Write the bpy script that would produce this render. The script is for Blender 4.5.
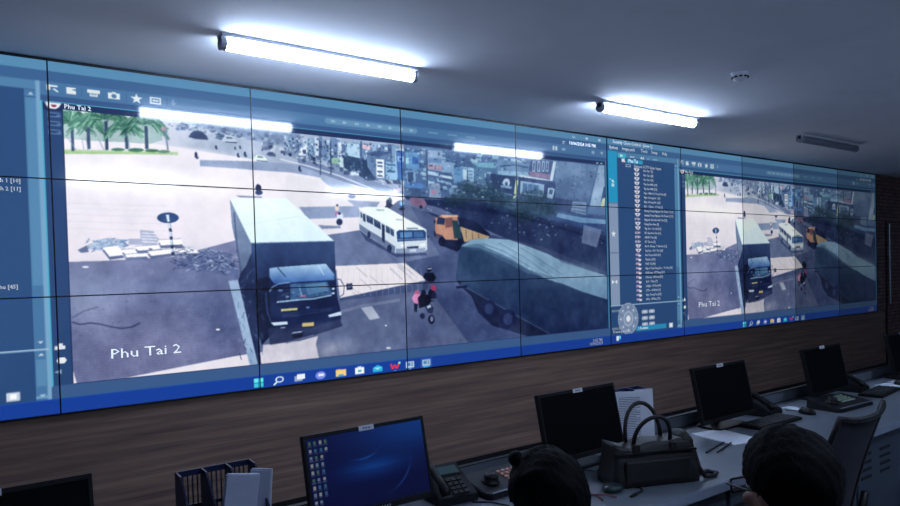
import bpy, bmesh, math, random
import numpy as np
from mathutils import Vector, Matrix

for o in list(bpy.data.objects):
    bpy.data.objects.remove(o)
SC = bpy.context.scene
COL = SC.collection
Z0 = 0.91                      # underside of the video wall above the floor
PW, PH = 1.213, 0.684          # pitch of one display panel
NCOL, NROW = 10, 3
CEIL = Z0 + 3 * PH + 0.014

# ------------------------------------------------------------------ camera
YAW, PIT, ROL, FPX, SHY = 0.645, -0.0212, -0.028, 709.89, 34.96
CAM = Vector((0.5619, -4.6755, Z0 + 0.7585))
_f = Vector((math.sin(YAW) * math.cos(PIT), math.cos(YAW) * math.cos(PIT), math.sin(PIT)))
_r0 = Vector((math.cos(YAW), -math.sin(YAW), 0))
_u0 = _r0.cross(_f)
_r = math.cos(ROL) * _r0 + math.sin(ROL) * _u0
_u = -math.sin(ROL) * _r0 + math.cos(ROL) * _u0
cam_data = bpy.data.cameras.new('camera')
cam = bpy.data.objects.new('camera', cam_data)
COL.objects.link(cam)
m = Matrix((_r, _u, -_f)).transposed().to_4x4()
m.translation = CAM
cam.matrix_world = m
cam_data.sensor_fit = 'HORIZONTAL'
cam_data.sensor_width = 36
cam_data.lens = FPX * 36 / 900
cam_data.shift_y = SHY / 900
cam_data.clip_start = 0.02
SC.camera = cam

# ------------------------------------------------------------------ world, exposure
w = bpy.data.worlds.new('world')
SC.world = w
w.use_nodes = True
w.node_tree.nodes['Background'].inputs[0].default_value = (0.02, 0.03, 0.05, 1)
w.node_tree.nodes['Background'].inputs[1].default_value = 0.2
SC.view_settings.view_transform = 'Standard'
SC.view_settings.look = 'None'
SC.view_settings.exposure = 0.0
SC.view_settings.gamma = 1.0
SC.view_settings.use_curve_mapping = False
TUBE_STRENGTH = 62.0
TUBE_COLOUR = (0.60, 0.74, 1.0)
SCREEN_STRENGTH = 1.0


def pixel_ray(x, y):
    return _f * FPX + _r * (x - 450) + _u * (253 + SHY - y)


def on_wall(x, y, Y=0.0):
    d = pixel_ray(x, y)
    return CAM + d * ((Y - CAM.y) / d.y)


def on_level(x, y, z):
    d = pixel_ray(x, y)
    return CAM + d * ((z - CAM.z) / d.z)


def at_depth(x, y, dep):
    return CAM + pixel_ray(x, y) * (dep / FPX)


# ------------------------------------------------------------------ materials
def lin(c):
    out = []
    for v in c[:3]:
        v = v / 255.0
        out.append(v / 12.92 if v <= 0.04045 else ((v + 0.055) / 1.055) ** 2.4)
    return (*out, 1.0)


def mat(name, rgb, rough=0.6, metal=0.0, var=0.12, scale=30.0, bump=0.0, stretch=None, spec=0.5, emit=None, strength=0.0, alpha=1.0):
    """procedural material: base colour broken up by noise, optional bump"""
    mt = bpy.data.materials.new(name)
    mt.use_nodes = True
    nt = mt.node_tree
    b = nt.nodes['Principled BSDF']
    b.inputs['Roughness'].default_value = rough
    b.inputs['Metallic'].default_value = metal
    b.inputs['Specular IOR Level'].default_value = spec
    c = lin(rgb)
    tc = nt.nodes.new('ShaderNodeTexCoord')
    mp = nt.nodes.new('ShaderNodeMapping')
    if stretch:
        mp.inputs['Scale'].default_value = stretch
    nt.links.new(tc.outputs['Object'], mp.inputs[0])
    nz = nt.nodes.new('ShaderNodeTexNoise')
    nz.inputs['Scale'].default_value = scale
    nz.inputs['Detail'].default_value = 4
    nt.links.new(mp.outputs[0], nz.inputs['Vector'])
    rp = nt.nodes.new('ShaderNodeValToRGB')
    rp.color_ramp.elements[0].position = 0.3
    rp.color_ramp.elements[1].position = 0.7
    rp.color_ramp.elements[0].color = tuple(v * (1 - var) for v in c[:3]) + (1,)
    rp.color_ramp.elements[1].color = tuple(min(1, v * (1 + var)) for v in c[:3]) + (1,)
    nt.links.new(nz.outputs['Fac'], rp.inputs[0])
    nt.links.new(rp.outputs[0], b.inputs['Base Color'])
    if bump:
        bp = nt.nodes.new('ShaderNodeBump')
        bp.inputs['Strength'].default_value = bump
        bp.inputs['Distance'].default_value = 0.01
        nt.links.new(nz.outputs['Fac'], bp.inputs['Height'])
        nt.links.new(bp.outputs[0], b.inputs['Normal'])
    if emit:
        b.inputs['Emission Color'].default_value = lin(emit)
        b.inputs['Emission Strength'].default_value = strength
    if alpha < 1:
        b.inputs['Alpha'].default_value = alpha
    return mt


# ------------------------------------------------------------------ mesh helpers
def link(o, parent=None):
    COL.objects.link(o)
    if parent:
        o.parent = parent
    return o


def tag(o, label=None, cat=None, group=None, kind=None):
    if label: o['label'] = label
    if cat: o['category'] = cat
    if group: o['group'] = group
    if kind: o['kind'] = kind
    return o


def empty(name, loc=(0, 0, 0), rot=(0, 0, 0), label=None, cat=None, group=None):
    o = bpy.data.objects.new(name, None)
    o.location = loc
    o.rotation_euler = rot
    o.empty_display_size = 0.1
    return tag(link(o), label, cat, group)


def obj(name, bm, material, parent=None, smooth=False, loc=None, rot=None):
    me = bpy.data.meshes.new(name)
    bmesh.ops.recalc_face_normals(bm, faces=bm.faces[:])
    bm.to_mesh(me)
    bm.free()
    if smooth:
        me.polygons.foreach_set('use_smooth', [True] * len(me.polygons))
    me.materials.append(material)
    o = bpy.data.objects.new(name, me)
    if loc is not None: o.location = loc
    if rot is not None: o.rotation_euler = rot
    return link(o, parent)


def bx(bm, x0, x1, y0, y1, z0, z1, bev=0.0, M=None, seg=2):
    """a box, bevelled if asked, optionally transformed by M"""
    vs = [bm.verts.new(p) for p in ((x0, y0, z0), (x1, y0, z0), (x1, y1, z0), (x0, y1, z0), (x0, y0, z1), (x1, y0, z1), (x1, y1, z1), (x0, y1, z1))]
    fs = [bm.faces.new([vs[i] for i in q]) for q in ((0, 3, 2, 1), (4, 5, 6, 7), (0, 1, 5, 4), (1, 2, 6, 5), (2, 3, 7, 6), (3, 0, 4, 7))]
    if bev:
        es = list({e for f in fs for e in f.edges})
        r = bmesh.ops.bevel(bm, geom=es, offset=bev, segments=seg, affect='EDGES', profile=0.5)
        vs = list({v for f in r['faces'] for v in f.verts} | {v for v in vs if v.is_valid})
    if M is not None:
        bmesh.ops.transform(bm, matrix=M, verts=[v for v in vs if v.is_valid])
    return bm


def box(*a, **k):
    return bx(bmesh.new(), *a, **k)


def tube(bm, pts, rad, seg=8, cap=True):
    """a tube along points; rad a number or one per point"""
    pts = [Vector(p) for p in pts]
    if not isinstance(rad, (list, tuple)): rad = [rad] * len(pts)
    rings = []
    prev = None
    for i, p in enumerate(pts):
        t = (pts[min(i + 1, len(pts) - 1)] - pts[max(i - 1, 0)])
        t.normalize()
        if prev is None:
            n = t.orthogonal().normalized()
        else:
            n = prev - t * prev.dot(t)
            n = n.normalized() if n.length > 1e-6 else t.orthogonal().normalized()
        prev = n
        b = t.cross(n)
        rings.append([bm.verts.new(p + (n * math.cos(2 * math.pi * k / seg) + b * math.sin(2 * math.pi * k / seg)) * rad[i]) for k in range(seg)])
    for a, c in zip(rings, rings[1:]):
        for k in range(seg):
            bm.faces.new((a[k], a[(k + 1) % seg], c[(k + 1) % seg], c[k]))
    if cap:
        bm.faces.new(rings[0][::-1])
        bm.faces.new(rings[-1])
    return bm


def lathe(bm, prof, seg=24, M=None, sx=1.0, sy=1.0):
    """revolve (r, z) pairs round z"""
    rings = []
    new = []
    for r, z in prof:
        if r < 1e-6:
            v = bm.verts.new((0, 0, z)); rings.append([v]); new.append(v)
        else:
            ring = [bm.verts.new((r * sx * math.cos(2 * math.pi * k / seg), r * sy * math.sin(2 * math.pi * k / seg), z)) for k in range(seg)]
            rings.append(ring); new += ring
    for a, c in zip(rings, rings[1:]):
        if len(a) == 1 and len(c) == 1: continue
        for k in range(seg):
            k2 = (k + 1) % seg
            if len(a) == 1: bm.faces.new((a[0], c[k2], c[k]))
            elif len(c) == 1: bm.faces.new((a[k], a[k2], c[0]))
            else: bm.faces.new((a[k], a[k2], c[k2], c[k]))
    if len(rings[0]) > 1: bm.faces.new(rings[0][::-1])
    if len(rings[-1]) > 1: bm.faces.new(rings[-1])
    if M is not None: bmesh.ops.transform(bm, matrix=M, verts=new)
    return bm


def prism(bm, poly, axis, a, b, M=None):
    """extrude a 2-D outline along an axis from a to b"""
    def P(p, t):
        return {'x': (t, p[0], p[1]), 'y': (p[0], t, p[1]), 'z': (p[0], p[1], t)}[axis]
    A = [bm.verts.new(P(p, a)) for p in poly]
    B = [bm.verts.new(P(p, b)) for p in poly]
    bm.faces.new(A); bm.faces.new(B[::-1])
    n = len(poly)
    for i in range(n):
        bm.faces.new((A[i], B[i], B[(i + 1) % n], A[(i + 1) % n]))
    if M is not None: bmesh.ops.transform(bm, matrix=M, verts=A + B)
    return bm


def dup(root, loc=None, rot=None, label=None):
    c = root.copy(); COL.objects.link(c)
    if loc is not None: c.location = loc
    if rot is not None: c.rotation_euler = rot
    if label: c['label'] = label
    for ch in list(root.children):
        k = ch.copy(); COL.objects.link(k); k.parent = c
        for g in list(ch.children):
            h = g.copy(); COL.objects.link(h); h.parent = k
    return c


def text_mesh(bm, body, x, y, size, M=None, align='LEFT', bold=0.0, spacing=1.0):
    """flat lettering: outlines of the built-in font, in the x-y plane"""
    cu = bpy.data.curves.new('lettering', 'FONT')
    cu.body = body; cu.size = size; cu.align_x = align; cu.offset = bold; cu.space_character = spacing
    cu.resolution_u = 2
    o = bpy.data.objects.new('lettering', cu)
    COL.objects.link(o)
    bpy.context.view_layer.update()
    me = bpy.data.meshes.new_from_object(o.evaluated_get(bpy.context.evaluated_depsgraph_get()))
    T = Matrix.Translation((x, y, 0))
    me.transform(M @ T if M is not None else T)
    bm.from_mesh(me)
    bpy.data.objects.remove(o); bpy.data.curves.remove(cu); bpy.data.meshes.remove(me)


random.seed(7)
RNG = np.random.default_rng(7)

# ================================================================== what the screens show
# A raster of the video wall in its own plane: u = panel columns (0..10), v = panel rows (0..3, down).
# It ends up as colours on the vertices of the screens.
RU, RV = 300, 169
WALLPIX = np.zeros((RV * 3, RU * 5, 3), np.float32)      # one desktop is five columns wide, the second repeats it


def U(x, y):
    p = on_wall(x, y)
    return (p.x / PW, (Z0 + 3 * PH - p.z) / PH)


def noise2(h, w, cell, seed=0):
    g = np.random.default_rng(seed).random((max(2, int(h / cell) + 2), max(2, int(w / cell) + 2))).astype(np.float32)
    ys = np.linspace(0, g.shape[0] - 1.001, h); xs = np.linspace(0, g.shape[1] - 1.001, w)
    y0 = ys.astype(int); x0 = xs.astype(int); fy = (ys - y0)[:, None]; fx = (xs - x0)[None]
    a = g[y0][:, x0]; b = g[y0][:, x0 + 1]; c = g[y0 + 1][:, x0]; d = g[y0 + 1][:, x0 + 1]
    return (a * (1 - fx) + b * fx) * (1 - fy) + (c * (1 - fx) + d * fx) * fy


def fill(uv, col, a=1.0, col2=None):
    """polygon in wall units; col2: colour at the lower edge"""
    P = np.array(uv, np.float32) * (RU, RV)
    x0 = max(0, int(P[:, 0].min()) - 1); x1 = min(WALLPIX.shape[1], int(P[:, 0].max()) + 2)
    y0 = max(0, int(P[:, 1].min()) - 1); y1 = min(WALLPIX.shape[0], int(P[:, 1].max()) + 2)
    if x1 <= x0 or y1 <= y0: return
    cov = np.zeros((y1 - y0, x1 - x0), np.float32)
    for sx in (0.25, 0.75):
        for sy in (0.25, 0.75):
            X = np.arange(x0, x1) + sx; Y = (np.arange(y0, y1) + sy)[:, None]
            ins = np.zeros(cov.shape, bool)
            for i in range(len(P)):
                ax, ay = P[i]; bx_, by = P[(i + 1) % len(P)]
                if ay == by: continue
                ins ^= ((ay > Y) != (by > Y)) & (X[None] < (bx_ - ax) * (Y - ay) / (by - ay) + ax)
            cov += ins * 0.25
    c = np.array(col, np.float32)
    if col2 is not None:
        t = ((np.arange(y0, y1) + .5 - P[:, 1].min()) / max(1e-3, P[:, 1].max() - P[:, 1].min())).clip(0, 1)[:, None, None]
        c = c * (1 - t) + np.array(col2, np.float32) * t
    cov = (cov * a)[:, :, None]
    R = WALLPIX[y0:y1, x0:x1]
    R[:] = R * (1 - cov) + c * cov


def poly(px, col, a=1.0, col2=None):
    fill([U(*p) for p in px], col, a, col2)


def rect(u0, v0, u1, v1, col, a=1.0, col2=None):
    fill([(u0, v0), (u1, v0), (u1, v1), (u0, v1)], col, a, col2)


def stroke(px, wd, col, a=1.0, raw=False):
    """line of width wd (photo pixels near the line) through points"""
    for (ax, ay), (cx_, cy_) in zip(px, px[1:]):
        L = math.hypot(cx_ - ax, cy_ - ay) or 1e-6
        nx, ny = -(cy_ - ay) / L * wd / 2, (cx_ - ax) / L * wd / 2
        q = [(ax + nx, ay + ny), (cx_ + nx, cy_ + ny), (cx_ - nx, cy_ - ny), (ax - nx, ay - ny)]
        if raw: fill(q, col, a)
        else: poly(q, col, a)


def disc(cx, cy, rx, ry, col, a=1.0, n=14, rot=0.0):
    c, s = math.cos(rot), math.sin(rot)
    poly([(cx + rx * math.cos(t) * c - ry * math.sin(t) * s, cy + rx * math.cos(t) * s + ry * math.sin(t) * c) for t in (2 * math.pi * k / n for k in range(n))], col, a)


def glow(cx, cy, rx, ry, col, a=1.0):
    """soft blob (photo pixels)"""
    u0, v0 = U(cx - 2.5 * rx, cy - 2.5 * ry); u1, v1 = U(cx + 2.5 * rx, cy + 2.5 * ry); uc, vc = U(cx, cy)
    su = (u1 - u0) / 5 * RU; sv = (v1 - v0) / 5 * RV
    x0, x1 = max(0, int(u0 * RU)), min(WALLPIX.shape[1], int(u1 * RU)); y0, y1 = max(0, int(v0 * RV)), min(WALLPIX.shape[0], int(v1 * RV))
    if x1 <= x0 or y1 <= y0: return
    g = np.exp(-(((np.arange(x0, x1) - uc * RU) / su) ** 2)[None] - (((np.arange(y0, y1) - vc * RV) / sv) ** 2)[:, None])[:, :, None] * a
    R = WALLPIX[y0:y1, x0:x1]
    R[:] = R * (1 - g) + np.array(col, np.float32) * g


def mix(a, b, t):
    return tuple(x + (y - x) * t for x, y in zip(a, b))


# zoom helpers: author in the coordinates of an enlarged crop
def Zm(ox, oy, s):
    return lambda pts: [(ox + x / s, oy + y / s) for x, y in pts]


rnd = random.Random(3)


def paint_feed():
    """the street seen by the traffic camera"""
    ROAD = (112, 118, 156)
    poly([(55, 100), (620, 160), (620, 340), (65, 395)], ROAD)
    # plaza in sunlight
    poly([(55, 100), (300, 130), (330, 165), (404, 196), (350, 240), (336, 270), (250, 300), (60, 300)], (234, 228, 236), 1, (228, 216, 226))
    glow(110, 176, 60, 18, (248, 245, 250), .6)  # white bloom painted in where the rear lamp mirrors on the screen
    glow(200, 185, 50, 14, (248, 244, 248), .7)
    for y, t in ((203, .3), (208, .25), (214, .3), (221, .35), (228, .3)):
        stroke([(66, y), (120, y + 2), (170, y + 3)], 1.2, (205, 208, 222), t)
    # far road under the buildings
    for x0 in range(0, 60, 10):
        poly([(150 + x0, 112), (300, 130), (410, 145), (410, 200), (385, 194), (331, 178), (300, 168), (255, 160), (150 + x0 * 1.5, 143 + x0 * .1)], (172, 182, 208), .28)
    for k in range(60):
        x = rnd.uniform(168, 262); t = (x - 168) / 94; y = 124 + t * 13 + rnd.uniform(-3, 4); s = rnd.uniform(1, 3)
        poly([(x - s, y), (x, y - s * .6), (x + s, y), (x + s * .8, y + s * .5), (x - s, y + s * .4)], rnd.choice([(96, 108, 150), (150, 162, 190), (70, 82, 126), (214, 220, 232)]), .7)
    poly([(200, 160), (252, 161.2), (293, 164), (318, 167), (322, 178), (293, 172.8), (255, 170), (200, 166)], (160, 170, 202))
    poly([(321, 179), (331.5, 189), (360, 189), (340, 180), (318, 168)], (168, 178, 206))
    poly([(296, 157), (330, 166), (404, 190), (404, 197), (350, 184), (300, 166)], (130, 140, 176))
    stroke([(280, 159), (310, 166.5), (340, 176), (375, 190)], 1.3, (214, 218, 232), .9)
    stroke([(300, 158), (340, 169), (404, 191)], 1.0, (200, 206, 226), .6)
    # bright junction behind the lorry
    poly([(286, 175), (318, 178), (335, 190), (404, 194), (404, 200), (372, 204), (300, 210), (285, 200)], (226, 220, 228))
    stroke([(64, 182), (404, 196)], 1.0, (220, 214, 224), .5)
    poly([(299, 207), (358, 206), (362, 218), (308, 219)], (152, 162, 194))
    poly([(347, 200), (380, 202), (376, 208), (356, 207)], (160, 168, 198))
    poly([(308, 219), (362, 217), (368, 231), (327, 235)], (226, 218, 226))
    poly([(318, 225), (338, 226), (342, 228), (322, 229)], (140, 148, 182))
    # asphalt shaded by the bus and the row of houses
    poly([(327, 235), (361, 230), (440, 262), (430, 285), (405, 263), (336, 266)], (120, 126, 164))
    poly([(404, 196), (460, 214), (620, 285), (620, 345), (330, 345), (340, 298), (427, 281), (405, 262), (440, 255)], (96, 104, 146), 1, (66, 76, 124))
    poly([(336, 266), (405, 263), (427, 280), (340, 298)], (226, 216, 222))
    for k in range(16):
        x = 338 + k * 5.5
        stroke([(x, 268), (x - 4 + k * .6, 296)], .5, (196, 190, 204), .5)
    for k in range(300):
        x = rnd.uniform(345, 600); y = rnd.uniform(250, 348); L_ = rnd.uniform(5, 18)
        stroke([(x, y), (x + L_ * .8, y + L_ * .7)], rnd.uniform(.4, 1.3), rnd.choice([(80, 88, 130), (112, 120, 158), (70, 78, 122)]), .2)
    # lorry apron
    poly([(262, 320), (345, 300), (430, 290), (470, 345), (262, 366)], (104, 108, 146))
    poly([(361, 308), (372, 306), (380, 318), (370, 320)], (176, 176, 196))
    stroke([(340, 312), (362, 306), (400, 300)], 3, (150, 152, 178), .5)
    poly([(263, 345), (300, 341), (318, 336), (316, 344), (320, 362), (262, 367)], (206, 196, 208))
    glow(330, 349, 14, 7, (176, 172, 190), .7); glow(352, 344, 12, 6, (140, 142, 170), .5)
    glow(430, 330, 24, 10, (84, 90, 134), .8)
    for k in range(22):
        x = 330 + k * 9
        stroke([(x, 330), (x + 10 + k, 352)], .6, (84, 90, 130), .3)
    # shaded forecourt lower left
    poly([(60, 262), (100, 261), (172, 257), (252, 236), (262, 372), (66, 390)], (132, 132, 170), 1, (122, 118, 158))
    glow(85, 300, 28, 25, (158, 160, 192), .7)
    glow(200, 285, 40, 25, (112, 114, 156), .7)
    glow(150, 350, 50, 16, (138, 130, 166), .7)
    for k in range(30):
        x = 75 + k * 5.6
        stroke([(x, 340 + (k % 3) * 4), (x - 2, 378 - k * .6)], .6, (112, 108, 150), .35)
    for k in range(260):
        x = rnd.uniform(72, 250); y = rnd.uniform(268, 376); L_ = rnd.uniform(3, 12)
        stroke([(x, y), (x + rnd.uniform(-1, 1), y + L_)], rnd.uniform(.5, 1.4), rnd.choice([(112, 112, 150), (146, 148, 182), (100, 102, 142)]), .22)
    glow(225, 320, 24, 28, (84, 90, 136), .75); glow(165, 290, 40, 14, (116, 120, 162), .5); glow(95, 285, 30, 12, (140, 146, 182), .5)
    for k in range(26):
        y = 312 + k * 2.7
        stroke([(70, y + 8), (160, y), (250, y - 9)], .6, (96, 98, 140), .25)
    for k in range(130):
        x = rnd.uniform(74, 250); y = rnd.uniform(290, 372)
        disc(x, y, rnd.uniform(.5, 2.2), rnd.uniform(.3, .8), rnd.choice([(84, 86, 128), (168, 168, 196), (70, 72, 112)]), .3, 7)
    pts = [(72, 322), (80, 324.5), (90, 323), (100, 324), (112, 327), (122, 328.5), (132, 327), (140, 323)]
    stroke(pts, 1.6, (66, 66, 104), .8)
    stroke([(72, 318), (84, 311), (98, 307)], 1.2, (80, 80, 118), .6)
    disc(85.5, 267, 3.5, 1, (226, 224, 232)); disc(218, 329.5, 2.2, 1, (226, 226, 236))
    poly([(73, 392), (73, 370), (77, 384), (118, 379.5), (180, 367), (236, 356), (262, 352), (264, 372)], (226, 216, 224))
    # palms on the grass strip
    poly([(60, 149), (178, 152), (178, 155), (60, 153)], (196, 212, 176)); poly([(60, 151), (150, 152.5), (178, 154), (60, 154)], (176, 204, 140), .8)
    disc(118, 149.5, 7, 1.6, (96, 140, 120)); disc(136, 150, 8, 2, (84, 134, 112)); disc(152, 150.6, 7, 1.7, (96, 144, 116)); disc(164, 151.5, 6, 1.6, (120, 160, 130))
    poly([(60, 112), (110, 114), (135, 122), (158, 126), (163, 140), (150, 144), (120, 142), (95, 141), (60, 138)], (112, 158, 152), .45)
    for cx, cy, R, hh in ((70, 121, 26, 30), (86, 122, 20, 27), (104, 117, 26, 33), (124, 127, 19, 22), (144, 122, 24, 27)):
        stroke([(cx + 2, cy + 4), (cx + 3, cy + hh)], 3.2 if R > 18 else 2, (74, 92, 124))
        for k in range(230):
            t = rnd.uniform(-.15, math.pi + .15); L = R * rnd.uniform(.5, 1.1)
            ex = cx + L * math.cos(t); ey = cy - L * .55 * math.sin(t) + L * rnd.uniform(.25, .75)
            mx = cx + L * .55 * math.cos(t); my = cy - L * .5 * math.sin(t)
            c = mix((40, 96, 84), (172, 214, 186), rnd.random() ** 1.2)
            stroke([(cx, cy + 2), (mx, my + 1), (ex, ey)], rnd.uniform(.7, 1.5), c, .7)
    for x0, x1 in ((68, 76), (82, 84), (86, 88), (98, 104), (128, 130)):
        stroke([(x0, 138), (x1, 150)], 1, (150, 160, 186), .7)
    stroke([(165, 128), (168, 150)], 1.4, (120, 132, 168)); disc(163.5, 129, 3, 2.2, (200, 150, 176), .8)
    # hazy distance between palms and houses
    for k in range(8):
        poly([(176 + 6 * k, 112), (300, 124), (300, 150 - k), (262, 143 - k * .6), (225, 133 - k * .5), (188 + 4 * k, 126)], (128, 144, 182), .16)
    for k in range(170):
        x = rnd.uniform(178, 300); t = (x - 178) / 122; y = rnd.uniform(122, 128 + 20 * t) + 2; s = rnd.uniform(.6, 2.6)
        poly([(x - s, y - s * .7), (x + s * .6, y - s * .8), (x + s, y + s * .4), (x - s * .7, y + s * .6)], rnd.choice([(96, 112, 154), (150, 164, 194), (76, 92, 136), (196, 206, 224), (112, 128, 168)]), .55)
    # houses along the far side
    n = 34
    for k in range(n):
        t = k / (n - 1)
        x = 284 + 127 * t
        top = 110 + .1026 * (x - 63) - 1 + rnd.uniform(0, 7) * (t > .1)
        bot = 153 + 32 * t + rnd.uniform(-3, 1)
        wdt = rnd.uniform(4, 9) * (0.6 + .8 * t)
        base = rnd.choice([(150, 172, 206), (110, 136, 180), (186, 204, 222), (84, 108, 156), (126, 156, 190), (204, 216, 230), (96, 122, 168)])
        c = mix(base, (190, 200, 222), .35 * (1 - t))
        if t < .2: top += 3
        poly([(x, top), (x + wdt, top + wdt * .11), (x + wdt, bot + wdt * .3), (x, bot)], c)
        for j in range(6):
            yy = rnd.uniform(top, bot - 2); xx = x + rnd.uniform(0, wdt * .7)
            poly([(xx, yy), (xx + wdt * .35, yy + .6), (xx + wdt * .35, yy + 2.8), (xx, yy + 2.2)], mix(c, rnd.choice([(50, 68, 112), (226, 234, 240), (60, 84, 130)]), .75))
    for k in range(110):
        t = rnd.random(); x = 262 + 138 * t; y = 149 + 37 * t + rnd.uniform(-7, 1)
        s = rnd.uniform(.8, 2.4)
        poly([(x - s, y - s), (x + s, y - s * .7), (x + s, y + s), (x - s, y + s * .8)], rnd.choice([(66, 80, 122), (50, 64, 108), (90, 106, 146), (200, 208, 222), (150, 160, 190)]), .8)
    # traffic far off
    for x, y, s, c in ((198, 135, 8, (76, 88, 130)), (221, 137, 5, (120, 132, 166)), (229, 139, 6.5, (196, 204, 222)), (260, 158, 6, (222, 234, 226)), (271, 154, 4, (96, 106, 146)), (266, 148, 3, (130, 136, 170)), (300, 154, 5, (150, 160, 190))):
        poly([(x - s * 1.2, y + s * .25), (x - s * .9, y - s * .2), (x - s * .5, y - s * .55), (x + s * .5, y - s * .45), (x + s * 1.1, y + s * .1), (x + s * 1.3, y + s * .5), (x - s * .6, y + s * .4)], c)
        poly([(x - s * .6, y + s * .35), (x + s * 1.3, y + s * .5), (x + s * 1.2, y + s * .65), (x - s * .5, y + s * .5)], (70, 80, 120), .8)
        poly([(x - s * .4, y - s * .35), (x + s * .4, y - s * .3), (x + s * .6, y), (x - s * .4, y - s * .05)], mix(c, (60, 80, 120), .6))
    for x, y, s in ((196, 155, 3.2), (216, 147, 2), (238, 155, 2.2), (245, 154, 2.6), (299.5, 168.5, 2.8), (235, 148, 1.6), (240, 147, 1.6)):
        disc(x, y, s * .45, s, (62, 70, 112)); disc(x + s * .4, y + s * .8, s * .45, s * .45, (80, 86, 124))
    Z = Zm(290, 125, 7.225)
    poly(Z([(400, 250), (600, 250), (620, 400), (560, 400), (390, 310)]), (58, 80, 124)); disc(352, 162, 9, 8, (54, 78, 116), .9); disc(364, 168, 9, 9, (48, 70, 110), .9)
    poly(Z([(555, 205), (620, 190), (730, 200), (720, 400), (620, 390), (560, 300)]), (112, 136, 178)); poly(Z([(550, 210), (620, 185), (735, 198), (640, 230)]), (84, 104, 150))
    poly(Z([(622, 245), (680, 250), (682, 385), (625, 382)]), (226, 232, 240))
    for y in (265, 290, 330, 360):
        poly(Z([(632, y), (668, y + 3), (668, y + 14), (632, y + 11)]), (70, 92, 146))
    poly(Z([(690, 265), (770, 268), (775, 395), (695, 390)]), (150, 190, 222)); poly(Z([(700, 325), (760, 330), (760, 345), (700, 340)]), (80, 110, 160)); poly(Z([(700, 280), (762, 284), (762, 296), (700, 292)]), (84, 116, 168))
    poly(Z([(765, 185), (870, 195), (870, 400), (780, 400)]), (74, 116, 182)); poly(Z([(775, 225), (860, 230), (860, 270), (778, 262)]), (140, 180, 222)); poly(Z([(790, 235), (812, 237), (812, 258), (790, 256)]), (58, 88, 150))
    poly(Z([(520, 140), (580, 150), (580, 180), (525, 172)]), (226, 190, 206)); poly(Z([(410, 130), (500, 140), (505, 240), (415, 220)]), (176, 204, 226))
    poly(Z([(300, 235), (352, 240), (352, 280), (300, 275)]), (160, 200, 170)); poly(Z([(355, 230), (385, 232), (385, 310), (358, 300)]), (196, 216, 222))
    poly(Z([(75, 165), (125, 160), (130, 220), (60, 218)]), (214, 222, 234)); poly(Z([(90, 180), (115, 180), (118, 210), (92, 208)]), (70, 86, 130))
    poly(Z([(435, 338), (495, 335), (500, 365), (440, 362)]), (206, 216, 230)); disc(397, 190, 4, 2.2, (206, 176, 196), .9)
    for px_ in (330.5, 361, 320):
        stroke([(px_, 141), (px_ + .6, 175)], 1.2, (70, 88, 130), .9)
    # right block, in shade
    Z = Zm(400, 150, 7.782)
    poly([(404, 140), (470, 150), (620, 162), (620, 250), (520, 236), (440, 206), (404, 197)], (84, 112, 162), 1, (44, 62, 112))
    rr = random.Random(11)
    for k in range(260):
        x = rr.uniform(404, 522); t = (x - 404) / 116; y = rr.uniform(146 + 10 * t, 186 + 6 * t); s = rr.uniform(1, 4.2)
        poly([(x, y), (x + s * 1.5, y + s * .2), (x + s * 1.5, y + s), (x, y + s * .8)], rr.choice([(120, 158, 200), (64, 92, 146), (150, 190, 216), (52, 78, 132), (92, 128, 178), (176, 206, 224)]), .8)
    poly(Z([(40, 20), (150, 20), (150, 150), (45, 140)]), (96, 148, 204)); poly(Z([(95, 50), (145, 55), (145, 110), (98, 108)]), (46, 96, 178)); poly(Z([(40, 60), (70, 62), (70, 110), (42, 108)]), (170, 206, 230))
    poly(Z([(40, 160), (120, 165), (125, 250), (45, 255)]), (120, 158, 200)); poly(Z([(60, 170), (105, 172), (105, 245), (62, 245)]), (44, 66, 116))
    poly(Z([(35, 262), (160, 255), (200, 285), (170, 300), (40, 290)]), (74, 124, 196)); poly(Z([(45, 295), (160, 300), (160, 350), (50, 350)]), (50, 72, 120))
    poly(Z([(218, 0), (330, 5), (330, 165), (218, 150)]), (140, 160, 196)); poly(Z([(218, 110), (330, 125), (330, 160), (218, 148)]), (172, 132, 156)); poly(Z([(222, 60), (325, 70), (325, 100), (222, 95)]), (92, 126, 178))
    poly(Z([(215, 155), (410, 195), (410, 270), (300, 240), (215, 200)]), (60, 82, 134)); poly(Z([(215, 160), (300, 178), (300, 205), (218, 190)]), (168, 196, 220)); poly(Z([(310, 190), (405, 208), (405, 228), (312, 210)]), (190, 212, 232)); poly(Z([(290, 225), (400, 255), (400, 275), (292, 245)]), (150, 184, 216))
    poly(Z([(235, 255), (310, 262), (320, 375), (225, 370)]), (130, 140, 172)); disc(433.5, 192, 2.5, 2, (196, 104, 140), .8)
    poly(Z([(330, 90), (430, 100), (430, 190), (340, 170)]), (132, 162, 200)); poly(Z([(420, 130), (500, 140), (500, 240), (420, 260)]), (104, 150, 200))
    poly(Z([(490, 150), (520, 148), (520, 230), (492, 230)]), (190, 214, 232)); poly(Z([(530, 135), (575, 140), (575, 250), (532, 245)]), (166, 200, 226))
    for y in (160, 185, 210):
        poly(Z([(536, y), (566, y + 2), (566, y + 12), (536, y + 10)]), (80, 116, 168))
    poly(Z([(580, 125), (740, 120), (740, 160), (665, 180), (665, 265), (585, 250)]), (74, 110, 150)); poly(Z([(575, 100), (750, 95), (745, 145), (600, 130)]), (110, 168, 190))
    poly(Z([(665, 180), (735, 195), (735, 280), (668, 268)]), (44, 66, 112)); poly(Z([(380, 310), (430, 290), (520, 320), (500, 370), (390, 350)]), (112, 142, 178))
    stroke([(426.5, 150), (427.5, 187)], 1.5, (54, 72, 116)); stroke([(405, 150), (407, 196)], .8, (64, 84, 130))
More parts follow.
